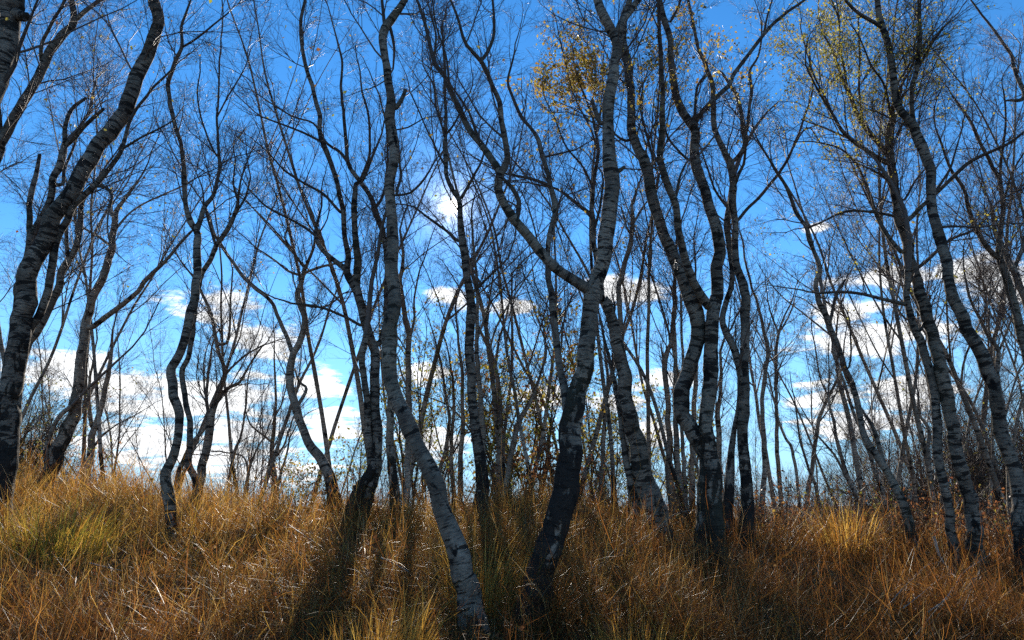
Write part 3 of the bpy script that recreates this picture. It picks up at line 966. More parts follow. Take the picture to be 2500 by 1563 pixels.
tree('pale thin birch stem swaying up between the two forked birches', 10.5, [
    ('trunk', tr(('CB', '640,960,26 620,700,26 605,400,26 598,180,26 592,0,26'), ('CT', '600,1300,26 620,1200,24 645,1110,22 658,1020,20 650,950,14 668,880,10 690,820,8'))),
    ('limb', tr(('CT', '655,1030,12 690,970,10 710,940,8'))),
    ('limb', tr(('CT', '650,1100,12 620,1040,9 600,960,8'))),
], black=0.3, frac=0.5, per_m=5, leaf=SPARSE)
# --- right of centre
tree('crooked pair of large birch trunks crossing low, one with a dark elbow', 7.0, [
    ('trunk', tr(('GB', '222,1230,100 238,1100,104 243,1000,106 250,900,112 250,800,92 215,720,82 172,650,84 135,580,86 127,500,88 158,410,78 185,310,74 190,200,74 175,100,78 148,20,74'),
                 ('CT', '900,1340,66 870,1260,62 830,1170,60 790,1080,54 745,960,56 720,850,58 700,740,60 665,680,52 642,600,50 645,520,44 645,430,42 630,330,44 612,235,42 608,120,36 640,0,30 660,-80,24'))),
    ('stem', tr(('GB', '290,1150,90 280,1000,90 270,880,88 250,760,76 240,640,70 245,520,72 255,400,74 265,280,72 270,150,70 280,50,70'),
                ('GT', '280,1380,66 285,1280,66 290,1180,62 285,1080,60 265,1000,56 240,920,52 215,830,50 190,750,50 180,670,46 172,590,44 130,520,42 100,440,40 85,350,34 70,260,32 60,180,32 40,90,32 20,0,28 0,-80,22'))),
    ('limb', tr(('GT', '178,575,30 200,540,28 240,490,26 300,430,24 345,385,24 390,310,22 440,240,20 490,170,20 540,110,18 600,60,16 690,0,12'))),
    ('limb', tr(('GT', '245,1410,52 190,1320,44 150,1230,44 120,1130,40 105,1040,36 90,950,36 60,870,38 35,790,36 25,700,32 35,600,30 30,450,28 25,300,24 20,150,20 15,0,16'))),
    ('limb', tr(('GT', '500,150,12 520,60,10 540,0,8'))),
    ('limb', tr(('GT', '180,560,16 195,400,13 240,330,11 200,220,9'))),
    ('limb', tr(('GT', '40,90,16 70,100,14 110,20,11 130,-40,9'))),
    ('limb', tr(('GT', '155,740,14 110,700,12 60,630,11 40,560,9'))),
    ('limb', tr(('GT', '95,900,16 110,830,13 140,750,10'))),
    ('limb', tr(('CT', '620,650,16 570,620,12 540,560,9'))),
    ('limb', tr(('CT', '700,735,14 760,780,12 740,700,14 700,560,12 680,420,9'))),
], black=1.3, frac=0.62, per_m=4.6, dens2=9,
    leaf=[(LEAF_GOLD, [(1650, 55, 60, 0.2), (1800, 120, 50, 0.35), (1720, 100, 60, 0.15), (1600, 170, 60, 0.15), (1570, 40, 70, 0.16)], 0.008, 0.036)], rough=1.15)
tree('pale straight birch with a bracing side stem and a cup-shaped high fork', 8.5, [
    ('trunk', tr(('GB', '418,1085,72 412,950,60 412,850,56 405,750,52 397,620,50 405,520,52 415,420,46 410,330,44 420,220,46 420,100,46 414,0,46'),
                 ('GT', '400,1290,44 376,1220,36 370,1120,32 368,1020,32 352,930,38 355,850,34 350,760,36 310,690,30 280,590,28 270,480,26 265,380,24 225,280,18 190,190,16 165,60,14 150,0,12'))),
    ('stem', tr(('GB', '340,1060,60 345,950,54 350,820,40 360,720,30 375,600,20 380,500,14'))),
    ('limb', tr(('GB', '405,440,44 370,300,38 330,210,36 312,150,30 330,60,28'), ('GT', '355,1300,26 345,1150,28 335,1040,32 345,950,34'))),
    ('limb', tr(('GT', '352,750,22 390,710,22 410,640,24 400,550,20 380,450,18 350,400,16 310,340,12'))),
    ('limb', tr(('GT', '412,630,16 430,560,16 440,400,16 440,330,13 480,240,10 490,100,8'))),
    ('limb', tr(('GT', '380,1015,16 430,960,16 490,900,16 560,810,15 620,720,14 640,660,12 680,560,11 715,470,10 725,380,8 715,250,6'))),
    ('limb', tr(('GT', '365,860,16 385,800,16 405,760,14 415,690,12'))),
    ('limb', tr(('GT', '335,960,16 280,880,12 240,770,10'))),
    ('limb', tr(('GT', '610,730,9 700,590,8 760,660,6'))),
], black=0.7, frac=0.5, per_m=4.2, leaf=[(LEAF_GOLD, [(1800, 120, 60, 0.08)], 0.006, 0.04)])
tree('cluster of three slim banded birch stems rising behind the crooked pair', 11.0, [
    ('trunk', tr(('GB', '75,930,40 65,800,34 60,650,30 55,500,28 45,350,28 70,250,24 80,150,24 95,50,24'), ('GT', '88,1360,20 95,1240,16 100,1120,12'))),
    ('stem', tr(('GB', '118,930,38 102,800,32 95,650,28 90,500,24 95,300,20 90,200,16 85,80,12'))),
    ('stem', tr(('GB', '138,930,26 130,800,22 125,600,18 128,400,16 122,200,14 118,60,12'))),
    ('stub', tr(('GB', '38,350,14 30,300,11 26,262,8'))),
], black=0.35, frac=0.5, per_m=5, leaf=[(LEAF_OLIVE, [], 0.008, 0.035)])
tree('short banded birch post standing close behind the crooked pair', 11.5, [
    ('trunk', tr(('GB', '170,960,32 168,830,30 172,700,28 180,500,24 190,300,20 185,120,16'))),
    ('stem', tr(('GB', '300,940,32 297,760,30 290,600,26 305,480,18 300,300,14'))),
], black=0.35, frac=0.45, per_m=4)
tree('slender birch weaving upward beside the cup-forked birch', 11.0, [
    ('trunk', tr(('GB', '490,1090,34 495,950,28 500,800,26 495,700,26 495,560,20 505,420,20 520,280,20 500,200,16 470,80,14 440,0,12'), ('GT', '425,1250,11 410,1150,9 390,1070,7'))),
    ('stem', tr(('GB', '665,1080,16 660,960,16 632,760,16 600,700,14 570,620,12 545,500,10 520,400,8'))),
], black=0.3, frac=0.45, per_m=5, leaf=[(LEAF_OLIVE, [], 0.01, 0.035)])
tree('plain straight slender birch with a small forked top over the yellow bush', 12.0, [
    ('trunk', tr(('GB', '582,1020,22 570,850,22 560,680,20 555,500,18 560,350,18 570,220,14 600,130,9'))),
    ('limb', tr(('GB', '570,220,11 540,140,9 520,60,7'))),
    ('limb', tr(('GB', '580,200,10 620,130,8 650,40,6'))),
], black=0.3, frac=0.5, per_m=6, leaf=[(LEAF_OLIVE, [], 0.01, 0.035)])
tree('thin V-shaped birch of two stems parting at the grass in front of open sky', 11.5, [
    ('trunk', tr(('GB', '690,1120,26 700,950,24 720,830,22 745,650,20 770,570,18 800,510,16 850,400,11 870,300,8'))),
    ('stem', tr(('GB', '760,1110,20 752,1040,20 737,920,18 712,860,15'))),
    ('limb', tr(('GB', '800,510,10 760,420,9 740,300,8'))),
    ('limb', tr(('GB', '745,640,8 800,560,7 840,480,6'))),
], black=0.3, frac=0.4, per_m=4.5, leaf=SPARSE)
tree('long thin birch leaning left with a bare snag fork, crossing open sky', 8.4, [
    ('trunk', tr(('KB', '440,1215,58 415,1120,50 382,1000,46 350,930,40 310,850,38 250,770,36 210,700,34 190,620,30 175,530,30 150,430,28 115,370,28 95,290,26 70,220,26'),
                 ('GT', '800,1480,28 760,1400,26 740,1320,24 755,1240,22 735,1170,20 710,1110,20 695,1050,18 655,990,20 620,910,18 595,850,16 570,810,14 540,760,12 510,710,10 470,640,8'))),
    ('stub', tr(('GT', '808,1475,18 830,1380,16 858,1320,14 876,1290,10'))),
    ('limb', tr(('KB', '340,900,26 300,820,26 268,700,24 242,640,20 216,598,14'))),
    ('limb', tr(('KB', '100,300,12 130,380,10 145,300,9 140,150,8'))),
    ('limb', tr(('GT', '700,1055,9 780,1020,9 880,975,8 980,975,6'))),
], black=0.8, frac=0.55, per_m=3.5, leaf=SPARSE)
# --- right edge
tree('twin banded birch whose two stems join low down, a broad leafy crown above', 8.0, [
    ('trunk', tr(('KB', '695,1060,74 672,900,66 640,760,66 610,620,62 575,480,64 550,350,60 520,220,56 490,120,56 465,50,52'),
                 ('KT', '448,1310,48 420,1210,50 410,1120,54 385,1020,56 370,940,50 345,870,44 330,800,42 320,730,40 318,650,32 330,560,28 345,490,22 380,400,14 420,320,10'))),
    ('stem', tr(('KB', '622,1190,50 590,1000,44 565,850,44 550,700,44 540,560,42 520,450,40 495,350,40 480,270,40 440,190,38 415,110,34 405,0,32'), ('KT', '410,1240,34'))),
    ('limb', tr(('KT', '318,720,28 270,650,26 220,590,26 170,520,22 130,430,20 100,370,17 60,250,14 20,160,10'))),
    ('limb', tr(('KT', '305,750,28 220,700,20 120,620,20 60,520,14 0,420,12'), ('GT', '690,300,8'))),
    ('limb', tr(('KT', '375,1160,22 310,1080,20 260,990,20 220,880,18 180,770,12 100,690,10 0,660,8'))),
    ('limb', tr(('KT', '352,1000,16 250,980,14 120,975,13 0,1030,8'))),
    ('limb', tr(('KT', '415,1010,22 470,950,20 560,870,18 680,760,18 770,710,17 880,660,14 945,610,10'))),
    ('limb', tr(('KT', '450,1240,18 520,1180,18 600,1110,14 730,1050,12 830,930,10 945,870,7'))),
    ('limb', tr(('KB', '390,80,22 300,60,18 200,35,16 100,25,14 0,30,10'))),
    ('stub', tr(('KB', '468,195,18 500,100,16 515,40,12'))),
    ('limb', tr(('KT', '200,570,14 180,420,12 190,250,10 180,100,8'))),
    ('limb', tr(('KT', '140,450,12 100,250,10 90,100,8 60,0,7'))),
    ('limb', tr(('KT', '335,560,14 300,400,12 240,300,10 190,180,8'))),
    ('limb', tr(('KT', '350,900,12 300,820,10 240,780,8'))),
    ('limb', tr(('KT', '395,920,12 440,840,10 480,790,8'))),
    ('limb', tr(('KT', '60,520,10 20,430,9 -40,300,8 -80,150,6'))),
], black=0.5, frac=0.62, per_m=5.5, dens2=10,
    leaf=[(LEAF_YELLOW, [(2010, 100, 170, 0.34), (2060, 30, 170, 0.36), (1960, 180, 140, 0.30), (2120, 150, 150, 0.26), (2270, 170, 60, 0.2)], 0.05, 0.029)])
tree('strongly banded birch leaning left, splitting high into a pale and a dark leader', 7.5, [
    ('trunk', tr(('KB', '930,1120,84 930,1000,74 900,850,66 860,720,64 830,600,60 800,480,58 770,390,64 730,290,62 690,200,58 650,110,56 610,30,56'),
                 ('KT', '590,1280,50 570,1160,52 545,1060,50 525,970,46 520,880,44 500,780,46 475,680,48 440,590,46 400,540,38 365,480,38 340,400,36 330,300,34 325,200,32 295,120,30 275,30,28 268,-40,24'))),
    ('limb', tr(('KT', '438,585,24 430,500,22 435,400,22 455,320,24 465,200,26 465,100,20 460,0,18 455,-80,12'))),
    ('limb', tr(('KT', '292,130,20 230,90,18 170,50,16 120,0,13'))),
    ('limb', tr(('KT', '525,900,14 600,780,12 640,660,9'))),
    ('limb', tr(('KT', '560,1050,14 640,1045,12 720,1050,9'))),
    ('limb', tr(('KT', '460,300,12 520,200,10 580,120,8'))),
], black=0.75, frac=0.6, per_m=4.5,
    leaf=[(LEAF_YELLOW, [(2270, 170, 70, 0.3), (2230, 60, 100, 0.15)], 0.012, 0.028)])
tree('pale multi-limbed birch at the wood edge, its base hidden beyond the banded birch', 8.8, [
    ('trunk', tr(('KB', '1060,1000,60 1030,760,54 1000,560,48 960,330,42 930,200,40 900,80,38'),
                 ('KT', '870,1320,36 830,1190,32 840,1050,24 845,940,22 830,830,20 790,750,18 740,660,16 690,550,14 620,440,10'))),
    ('limb', tr(('KT', '822,1190,26 750,1110,24 690,960,20 670,880,18 600,770,14 550,630,10'))),
    ('limb', tr(('KT', '835,830,14 840,700,12 860,560,10 850,420,8'))),
    ('limb', tr(('KT', '850,930,12 890,800,10 945,700,8'))),
    ('limb', tr(('KT', '945,450,22 910,330,18 850,200,14 780,100,11 700,0,8'))),
], black=0.5, frac=0.4, per_m=5, leaf=[(LEAF_YELLOW, [], 0.012, 0.034)])
tree('second pale birch stem rising past the multi-limbed birch at the wood edge', 9.6, [
    ('trunk', tr(('KB', '1110,1000,52 1080,700,48 1040,420,44 1000,220,40 960,90,36'), ('KT', '915,1270,32 860,1170,26 810,1060,18 790,940,12'))),
    ('limb', tr(('KT', '900,1240,16 945,1100,12 960,950,9'))),
], black=0.5, frac=0.4, per_m=5, leaf=[(LEAF_YELLOW, [], 0.012, 0.034)])
tree('forked pale birch behind the banded leaning birch with sunlit edge stems', 9.5, [
    ('trunk', tr(('KB', '890,1090,28 880,950,28 870,750,26 850,600,26 828,480,24 822,400,24 826,300,22 790,240,20 740,160,16 690,40,12 670,-60,9'))),
    ('limb', tr(('KB', '832,290,12 860,220,10 890,140,9'))),
    ('limb', tr(('KB', '860,590,12 890,480,10 920,400,10 945,350,8'))),
    ('limb', tr(('KB', '740,160,10 770,100,9 790,20,8'))),
], black=0.3, frac=0.4, per_m=5, leaf=SPARSE)
tree('long grey sapling leaning left through the thicket under the twin banded birch', 10.0, [
    ('trunk', tr(('KB', '320,1110,26 300,980,24 270,870,20 210,700,18 150,560,16 110,430,14 60,300,10'))),
    ('stem', tr(('KB', '185,1060,22 160,950,22 110,820,20 80,700,18 60,600,14 40,500,10'))),
    ('stem', tr(('KB', '545,1120,22 520,950,22 500,760,20 505,660,18 460,580,14 455,500,10'))),
    ('limb', tr(('KB', '200,1020,16 110,850,14 60,760,12 0,690,9'))),
], black=0.3, frac=0.35, per_m=6, leaf=SPARSE)
# thin pale stems of the middle wood
tree('pale slim birch standing beside the sun birch, arching stem beside it', 11.0, [
    ('trunk', tr(('8B', '788,970,36 795,760,32 797,600,30 795,500,28 770,360,20 740,280,18 700,200,14 670,100,10'))),
    ('stem', tr(('8B', '822,930,30 845,800,28 870,700,28 900,600,24 940,520,20 980,420,14 1010,300,10'))),
    ('limb', tr(('8B', '775,370,14 790,250,12 820,150,10 840,60,8'))),
    ('stem', tr(('8B', '812,900,16 815,700,16 842,450,14 850,300,14 848,100,12 850,-60,9'))),
], black=0.35, frac=0.45, per_m=5, leaf=[(LEAF_OLIVE, [(1170, 900, 60, 0.06)], 0.012, 0.035)])
tree('loose bunch of pale thin birch stems under the small clouds beside the sun birch', 12.0, [
    ('trunk', tr(('8B', '610,930,28 615,740,24 625,600,20 615,350,16 600,220,12 590,100,9'))),
    ('stem', tr(('8B', '520,870,20 545,740,20 560,600,16 545,480,14 525,360,10 500,260,8'))),
    ('stem', tr(('8B', '577,910,22 570,700,18 582,560,16 575,430,12 560,330,9'))),
    ('limb', tr(('8B', '660,670,11 600,590,9 540,540,8 440,500,6'))),
], black=0.3, frac=0.45, per_m=5, leaf=[(LEAF_OLIVE, [(1050, 760, 80, 0.05)], 0.02, 0.035)])
tree('brownish slim birch seen in the gap between the black-footed and broad-footed birches', 11.5, [
    ('trunk', tr(('CB', '508,985,24 510,800,22 525,600,20 535,430,16 520,280,12 505,150,9'))),
    ('limb', tr(('CB', '535,460,9 550,420,8 560,330,6'))),
], black=0.3, frac=0.45, per_m=5, leaf=[(LEAF_OLIVE, [], 0.03, 0.04)])

for spec in TREES:
    build_tree(spec)


# ------------------------------------------------------------------ background birches
def proto_tree(height, stems, spread, leaves=None, per_m=4.5, wob=0.07):
    """meshes of one procedural birch standing at the origin"""
    lines = []
    for k in range(stems):
        a = rng.uniform(0, 6.28)
        h = height * rng.uniform(0.75, 1.0)
        r0 = 0.0058 * h * rng.uniform(0.75, 1.15)
        d0 = np.array([[math.cos(a) * spread * 0.55, math.sin(a) * spread * 0.55, 1.0]])
        p0 = np.array([[math.cos(a) * 0.08 * k, math.sin(a) * 0.08 * k, -0.4]])
        P, R = grow(p0, d0, np.array([h + 0.4]), np.array([r0]), 14, wob, 0.06, 0.16)
        lines.append(catmull(np.column_stack([P[0], R[0]]), 0.16))
    limbs = []
    for ln in list(lines):
        n = len(ln)
        for _ in range(rng.integers(2, 5)):
            i = int(n * rng.uniform(0.35, 0.75))
            t = unit(ln[min(i + 2, n - 1), :3] - ln[i, :3])
            dr = unit(t + 0.55 * unit(rng.normal(0, 1, 3) * np.array([1, 1, 0.2])))
            P, R = grow(ln[i:i + 1, :3], dr[None], np.array([height * rng.uniform(0.25, 0.42)]), np.array([ln[i, 3] * 0.55]), 7, 0.09, 0.07, 0.2)
            limbs.append(catmull(np.column_stack([P[0], R[0]]), 0.16))
    ms = []
    for ln in lines:
        V, Q, T, at = bark_tube(ln, 8, 0.5, 0.0, 0.8, False, False)
        ms.append(('trunk' if not ms else 'stem', mesh_from('stem', V, Q, T, (PALE_BARK,), True, at)))
    for ln in limbs:
        V, Q, T, at = bark_tube(ln, 5, 0.1, -1.0, 0.5, False, False)
        ms.append(('limb', mesh_from('limb', V, Q, T, (PALE_BARK,), True, at)))
    me, pts = twig_mesh('twigs', lines + limbs, per_m, [0.38] * len(lines) + [0.1] * len(limbs), dens2=8.0, dens3=11.0, dens4=24.0, thin=1.1)
    ms.append(('twigs', me))
    if leaves:
        mat, frac_, size = leaves
        sel = pts[rng.random(len(pts)) < frac_]
        ms.append(('foliage', leaf_mesh('foliage', sel, size, mat)))
    return ms


def place(ms, name, x, y, rz, sc, label, cat, group, tilt=0.0, dz=0.0):
    e = thing(name, (x, y, float(ground(x, y)) + dz), label, cat, group)
    e.rotation_euler = (0, tilt, rz)
    e.scale = (sc, sc, sc)
    for nm, me in ms:
        part(nm, me, e, 'stuff' if nm in ('twigs', 'foliage') else None)
    return e


PROTO = [proto_tree(6.2, 1, 0.12), proto_tree(5.6, 2, 0.28), proto_tree(6.6, 1, 0.2, (LEAF_OLIVE, 0.03, 0.045)),
         proto_tree(5.2, 3, 0.3), proto_tree(6.0, 2, 0.2, (LEAF_GOLD, 0.012, 0.04)), proto_tree(4.6, 2, 0.35),
         proto_tree(6.8, 1, 0.1, None, 5.5), proto_tree(5.0, 3, 0.22, (LEAF_OLIVE, 0.02, 0.04))]
BG_LABEL = ['bare single slim birch', 'bare two-stemmed birch',
            'single slim birch with olive leaves', 'bare three-stemmed birch',
            'two-stemmed birch with golden leaves', 'low spreading bare birch',
            'tall fine-twigged birch', 'three-stemmed birch with olive leaves']
BG_GROUP = ['single bare birches beyond the ridge', 'two-stemmed bare birches beyond the ridge', 'single olive-leaved birches beyond the ridge',
            'three-stemmed bare birches beyond the ridge', 'two-stemmed golden birches beyond the ridge', 'low spreading birches beyond the ridge',
            'tall fine-twigged birches beyond the ridge', 'three-stemmed olive-leaved birches beyond the ridge']


REF = [(-40, 'thick leaning birch'), (105, 'curving grey birch'), (410, 'snake-like birch'), (490, 'many-stemmed dark birch clump'),
       (668, 'small upright birch'), (815, 'bowed-foot birch'), (900, 'dark double-trunked birch'), (1140, 'S-bend birch'), (1175, 'birch holding the sun'),
       (1320, 'black-footed birch'), (1590, 'broad-footed birch'), (1720, 'crooked birch pair'), (1820, 'cup-forked birch'), (1970, 'thin V-shaped birch'),
       (2230, 'long thin leaning birch'), (2360, 'twin banded birch'), (2490, 'strongly banded leaning birch')]


def bg(px, depth, k=None, s=None):
    k = int(rng.integers(0, len(PROTO))) if k is None else k
    x = (px - 1250) / F * depth * 1.03
    s = rng.uniform(0.85, 1.15) if s is None else s
    place(PROTO[k], 'birch_tree', x, depth, rng.uniform(0, 6.28), s, BG_LABEL[k] + ', behind the ' + min(REF, key=lambda q: abs(q[0] - px))[1], 'tree', BG_GROUP[k], rng.uniform(-0.06, 0.06))


for px, dp in zip(np.linspace(-60, 720, 19) + rng.uniform(-18, 18, 19), rng.uniform(13, 22, 19)):
    bg(px, dp, s=rng.uniform(0.62, 0.95))
for px, dp in zip(np.linspace(840, 1560, 24) + rng.uniform(-18, 18, 24), rng.uniform(12.5, 26, 24)):
    bg(px, dp)
for px, dp in zip(np.linspace(1580, 2020, 11) + rng.uniform(-18, 18, 11), rng.uniform(12.5, 26, 11)):
    bg(px, dp)
for px, dp in zip(np.linspace(2080, 2580, 26) + rng.uniform(-18, 18, 26), rng.uniform(11.5, 24, 26)):
    bg(px, dp)


for px, dp in ((20, 11.5), (150, 12.5), (250, 13.5), (460, 13), (850, 11.6), (1000, 11.8), (1265, 11.3), (1375, 11.6), (1440, 12.8), (1545, 11.5), (1650, 12.5),
               (1850, 12.4), (2110, 11.8), (2170, 11), (2255, 12), (2330, 10.8), (2400, 11.6), (2475, 11), (2560, 10.6), (90, 10.8), (330, 11), (640, 12.5), (770, 12.2), (930, 10.8), (1310, 10.5), (1480, 10.4), (1700, 10.8), (2050, 10.9), (2210, 10.4), (2440, 10.2), (-40, 10.4)):
    bg(px, dp, k=int(rng.choice([0, 2, 4, 6, 1])), s=rng.uniform(1.2, 1.6) * (0.8 if 500 < px < 760 else 1.0))


# ------------------------------------------------------------------ leafy saplings, bushes
def bush(name, label, cat, px, depth, height, spread, stems, mat, frac, size, group=None, per_m=7.0, lmax=0.7, dens3=8.0, base_up=0.0):
    x = (px - 1250) / F * depth * 1.03
    z = float(ground(x, depth))
    o = np.array([x, depth, z])
    lines = []
    for k in range(stems):
        a = rng.uniform(0, 6.28)
        s = spread * math.sqrt(rng.random())
        d0 = np.array([[math.cos(a) * s, math.sin(a) * s, 1.0]])
        h = height * rng.uniform(0.65, 1.05)
        P, R = grow(np.array([[math.cos(a) * 0.06, math.sin(a) * 0.06, -0.1]]), d0, np.array([h]), np.array([0.008 + 0.005 * h]), 9, 0.09, 0.02, 0.2)
        lines.append(catmull(np.column_stack([P[0], R[0]]), 0.12))
    e = thing(name, tuple(o), label, cat, group)
    for ln in lines:
        V, Q, T, at = bark_tube(ln, 6, 0.3, 0.0, 0.5, False, False)
        part('stem', mesh_from('stem', V, Q, T, (BARK,), True, at), e)
    me, pts = twig_mesh('twigs', lines, per_m, [0.12 + base_up] * len(lines), l1=(0.2, lmax), dens2=7, dens3=dens3 * 0.85, dens4=6.0, thin=1.2)
    part('twigs', me, e, 'stuff')
    if mat:
        mats = mat if isinstance(mat, (list, tuple)) else [mat]
        for m_ in mats:
            sel = np.repeat(pts[rng.random(len(pts)) < 2.0 * frac / len(mats)], 2, axis=0)
            part('foliage', leaf_mesh('foliage', sel + rng.normal(0, 0.04, sel.shape), size, m_), e, 'stuff')
    return e


bush('oak_sapling', 'tall leafy oak sapling, rust and olive leaves, behind the black-footed birch', 'sapling', 1300, 12.0, 3.5, 0.28, 5, [LEAF_OLIVE, LEAF_OLIVE, LEAF_GOLD, LEAF_RUST], 0.22, 0.062, lmax=0.8)
bush('oak_sapling', 'shorter olive-leaved sapling beside the tall oak sapling', 'sapling', 1255, 11.6, 2.1, 0.35, 4, [LEAF_OLIVE, LEAF_GOLD], 0.18, 0.06)
bush('leafy_sapling', 'yellow-green leafed sapling in the gap beside the black-footed birch', 'sapling', 1480, 11.8, 2.3, 0.3, 4, [LEAF_YELLOW, LEAF_OLIVE], 0.13, 0.055)
bush('leafy_sapling', 'sparse olive sapling under the small clouds beside the sun birch', 'sapling', 1060, 13.0, 3.9, 0.3, 4, LEAF_OLIVE, 0.10, 0.05)
bush('leafy_sapling', 'small green-leaved sapling beside the dark double-trunked birch', 'sapling', 868, 11.6, 1.45, 0.35, 4, LEAF_OLIVE, 0.13, 0.05)
for lb, px, dp, h, mt, fr in (
        ('thin olive-leaved sapling beside the slim dark kinked birch', 1015, 12.2, 3.3, [LEAF_OLIVE], 0.16),
        ('olive and gold sapling beside the birch holding the sun', 1215, 12.0, 2.8, [LEAF_OLIVE, LEAF_GOLD], 0.2),
        ('gold-leaved sapling close behind the black-footed birch', 1420, 12.2, 2.4, [LEAF_YELLOW, LEAF_GOLD], 0.2),
        ('yellow-green sapling close behind the broad-footed birch', 1545, 12.4, 2.7, [LEAF_YELLOW, LEAF_OLIVE], 0.14),
        ('sparse yellow-green sapling behind the cluster of three slim stems', 1625, 12.8, 2.6, [LEAF_YELLOW, LEAF_OLIVE], 0.10),
        ('olive sapling half hidden by the pale slim birch stem and its arching neighbour', 1165, 12.6, 3.6, [LEAF_OLIVE, LEAF_YELLOW], 0.12)):
    bush('leafy_sapling', lb, 'sapling', px, dp, h, 0.3, 4, mt, fr, 0.05)
for lb, px, dp, h in (('rusty bramble patch at the foot of the twin banded birch', 2330, 8.6, 0.7), ('rusty bramble patch at the foot of the strongly banded leaning birch', 2455, 8.2, 0.75),
                      ('rusty bramble patch at the foot of the long thin leaning birch', 2180, 9.0, 0.6), ('rusty bramble patch under the cup-forked birch', 1850, 9.3, 0.55)):
    bush('bramble_patch', lb, 'bramble', px, dp, h, 0.9, 8, [LEAF_RUST], 0.10, 0.04)
for px, dp, h in ((700, 11.2, 0.5), (790, 11.0, 0.55), (840, 11.4, 0.5), (1010, 11.0, 0.5), (1090, 11.3, 0.6), (1230, 10.8, 0.55), (1430, 10.6, 0.5), (1500, 10.9, 0.6), (1640, 10.4, 0.5),
                  (300, 11.4, 0.5), (200, 11.0, 0.6), (1780, 10.6, 0.55), (2080, 10.0, 0.6), (2250, 9.8, 0.6)):
    bush('heath_shrub', 'low rusty heath shrub on the crest near the ' + min(REF, key=lambda q: abs(q[0] - px))[1], 'shrub', px, dp, h, 0.8, 6, [LEAF_RUST, LEAF_OLIVE], 0.10, 0.034,
         'low rusty shrubs along the crest', dens3=6.0)
bush('russet_bush', 'russet leafy bush at the foot of the tall oak sapling', 'bush', 1345, 11.0, 0.95, 0.5, 5, LEAF_RUST, 0.25, 0.06)
bush('yellow_bush', 'dull gold low bush under the plain slender birch', 'bush', 1900, 10.2, 0.75, 0.5, 6, [LEAF_GOLD, LEAF_OLIVE], 0.05, 0.045)
bush('yellow_bush', 'olive-gold twiggy bush at the foot of the thin V-shaped birch', 'bush', 1985, 10.4, 0.7, 0.4, 5, [LEAF_GOLD, LEAF_OLIVE], 0.04, 0.045)
bush('yellow_bush', 'yellow-leaved low bush between the twin banded and leaning banded birches', 'bush', 2430, 9.4, 0.85, 0.5, 5, [LEAF_YELLOW, LEAF_OLIVE], 0.07, 0.045)
bush('leafy_sapling', 'little olive-gold shrub on the ridge beside the bowed-foot birch', 'sapling', 750, 11.6, 0.85, 0.45, 5, [LEAF_OLIVE, LEAF_GOLD], 0.2, 0.045)
def copy_bush(src, px, depth, sc, label, group):
    x = (px - 1250) / F * depth * 1.03
    c = src.copy()
    COL.objects.link(c)
    c.location = (x, depth, float(ground(x, depth)))
    c.rotation_euler = (0, 0, rng.uniform(0, 6.28))
    c.scale = (sc, sc, sc * rng.uniform(0.9, 1.1))
    c['label'], c['group'] = label, group
    for ch in src.children:
        k = ch.copy()
        COL.objects.link(k)
        k.parent = c


GREY = 'grey twiggy bare bush in the thicket near the '
near_ref = lambda q_: min(REF, key=lambda q: abs(q[0] - q_))[1]
GB = []
for px, dp, h in ((2190, 12.6, 2.4), (2330, 12.4, 2.6), (2460, 11.8, 2.6)):
    GB.append(bush('bare_bush', GREY + near_ref(px), 'bush', px, dp, h, 0.55, 11, LEAF_OLIVE, 0.012, 0.04, 'grey bushes in the thicket', per_m=8, dens3=8.5))
for i, (px, dp, sc) in enumerate(((1890, 13.5, 0.62), (1945, 14, 0.6), (1990, 15, 0.7), (2035, 13.5, 0.62), (2070, 16, 0.85), (2100, 12.8, 0.7), (2140, 13.5, 0.85), (2165, 12, 0.6), (2225, 13.5, 0.95),
                                  (2255, 12, 0.75), (2285, 13, 1.0), (2360, 13.5, 1.15), (2395, 12.2, 1.0), (2425, 13.2, 1.2), (2490, 12.5, 1.15), (2520, 11.6, 1.0), (2550, 12.5, 1.2), (2380, 11.2, 0.6), (2300, 11.2, 0.55),
                                  (1820, 13.5, 0.5), (1760, 14, 0.5))):
    copy_bush(GB[i % 3], px, dp, sc, GREY + near_ref(px), 'grey bushes in the thicket')
GREYL = 'grey-green twiggy bush on the ridge near the '
gl = bush('bare_bush', GREYL + near_ref(70), 'bush', 70, 12, 2.2, 0.45, 9, LEAF_OLIVE, 0.05, 0.04, 'grey-green bushes on the ridge', per_m=7, dens3=8.5)
for px, dp, sc in ((130, 12.5, 0.85), (190, 13.5, 0.7), (20, 12, 1.1), (100, 13.5, 1.0), (-30, 12.5, 1.1), (240, 14, 0.6)):
    copy_bush(gl, px, dp, sc, GREYL + near_ref(px), 'grey-green bushes on the ridge')


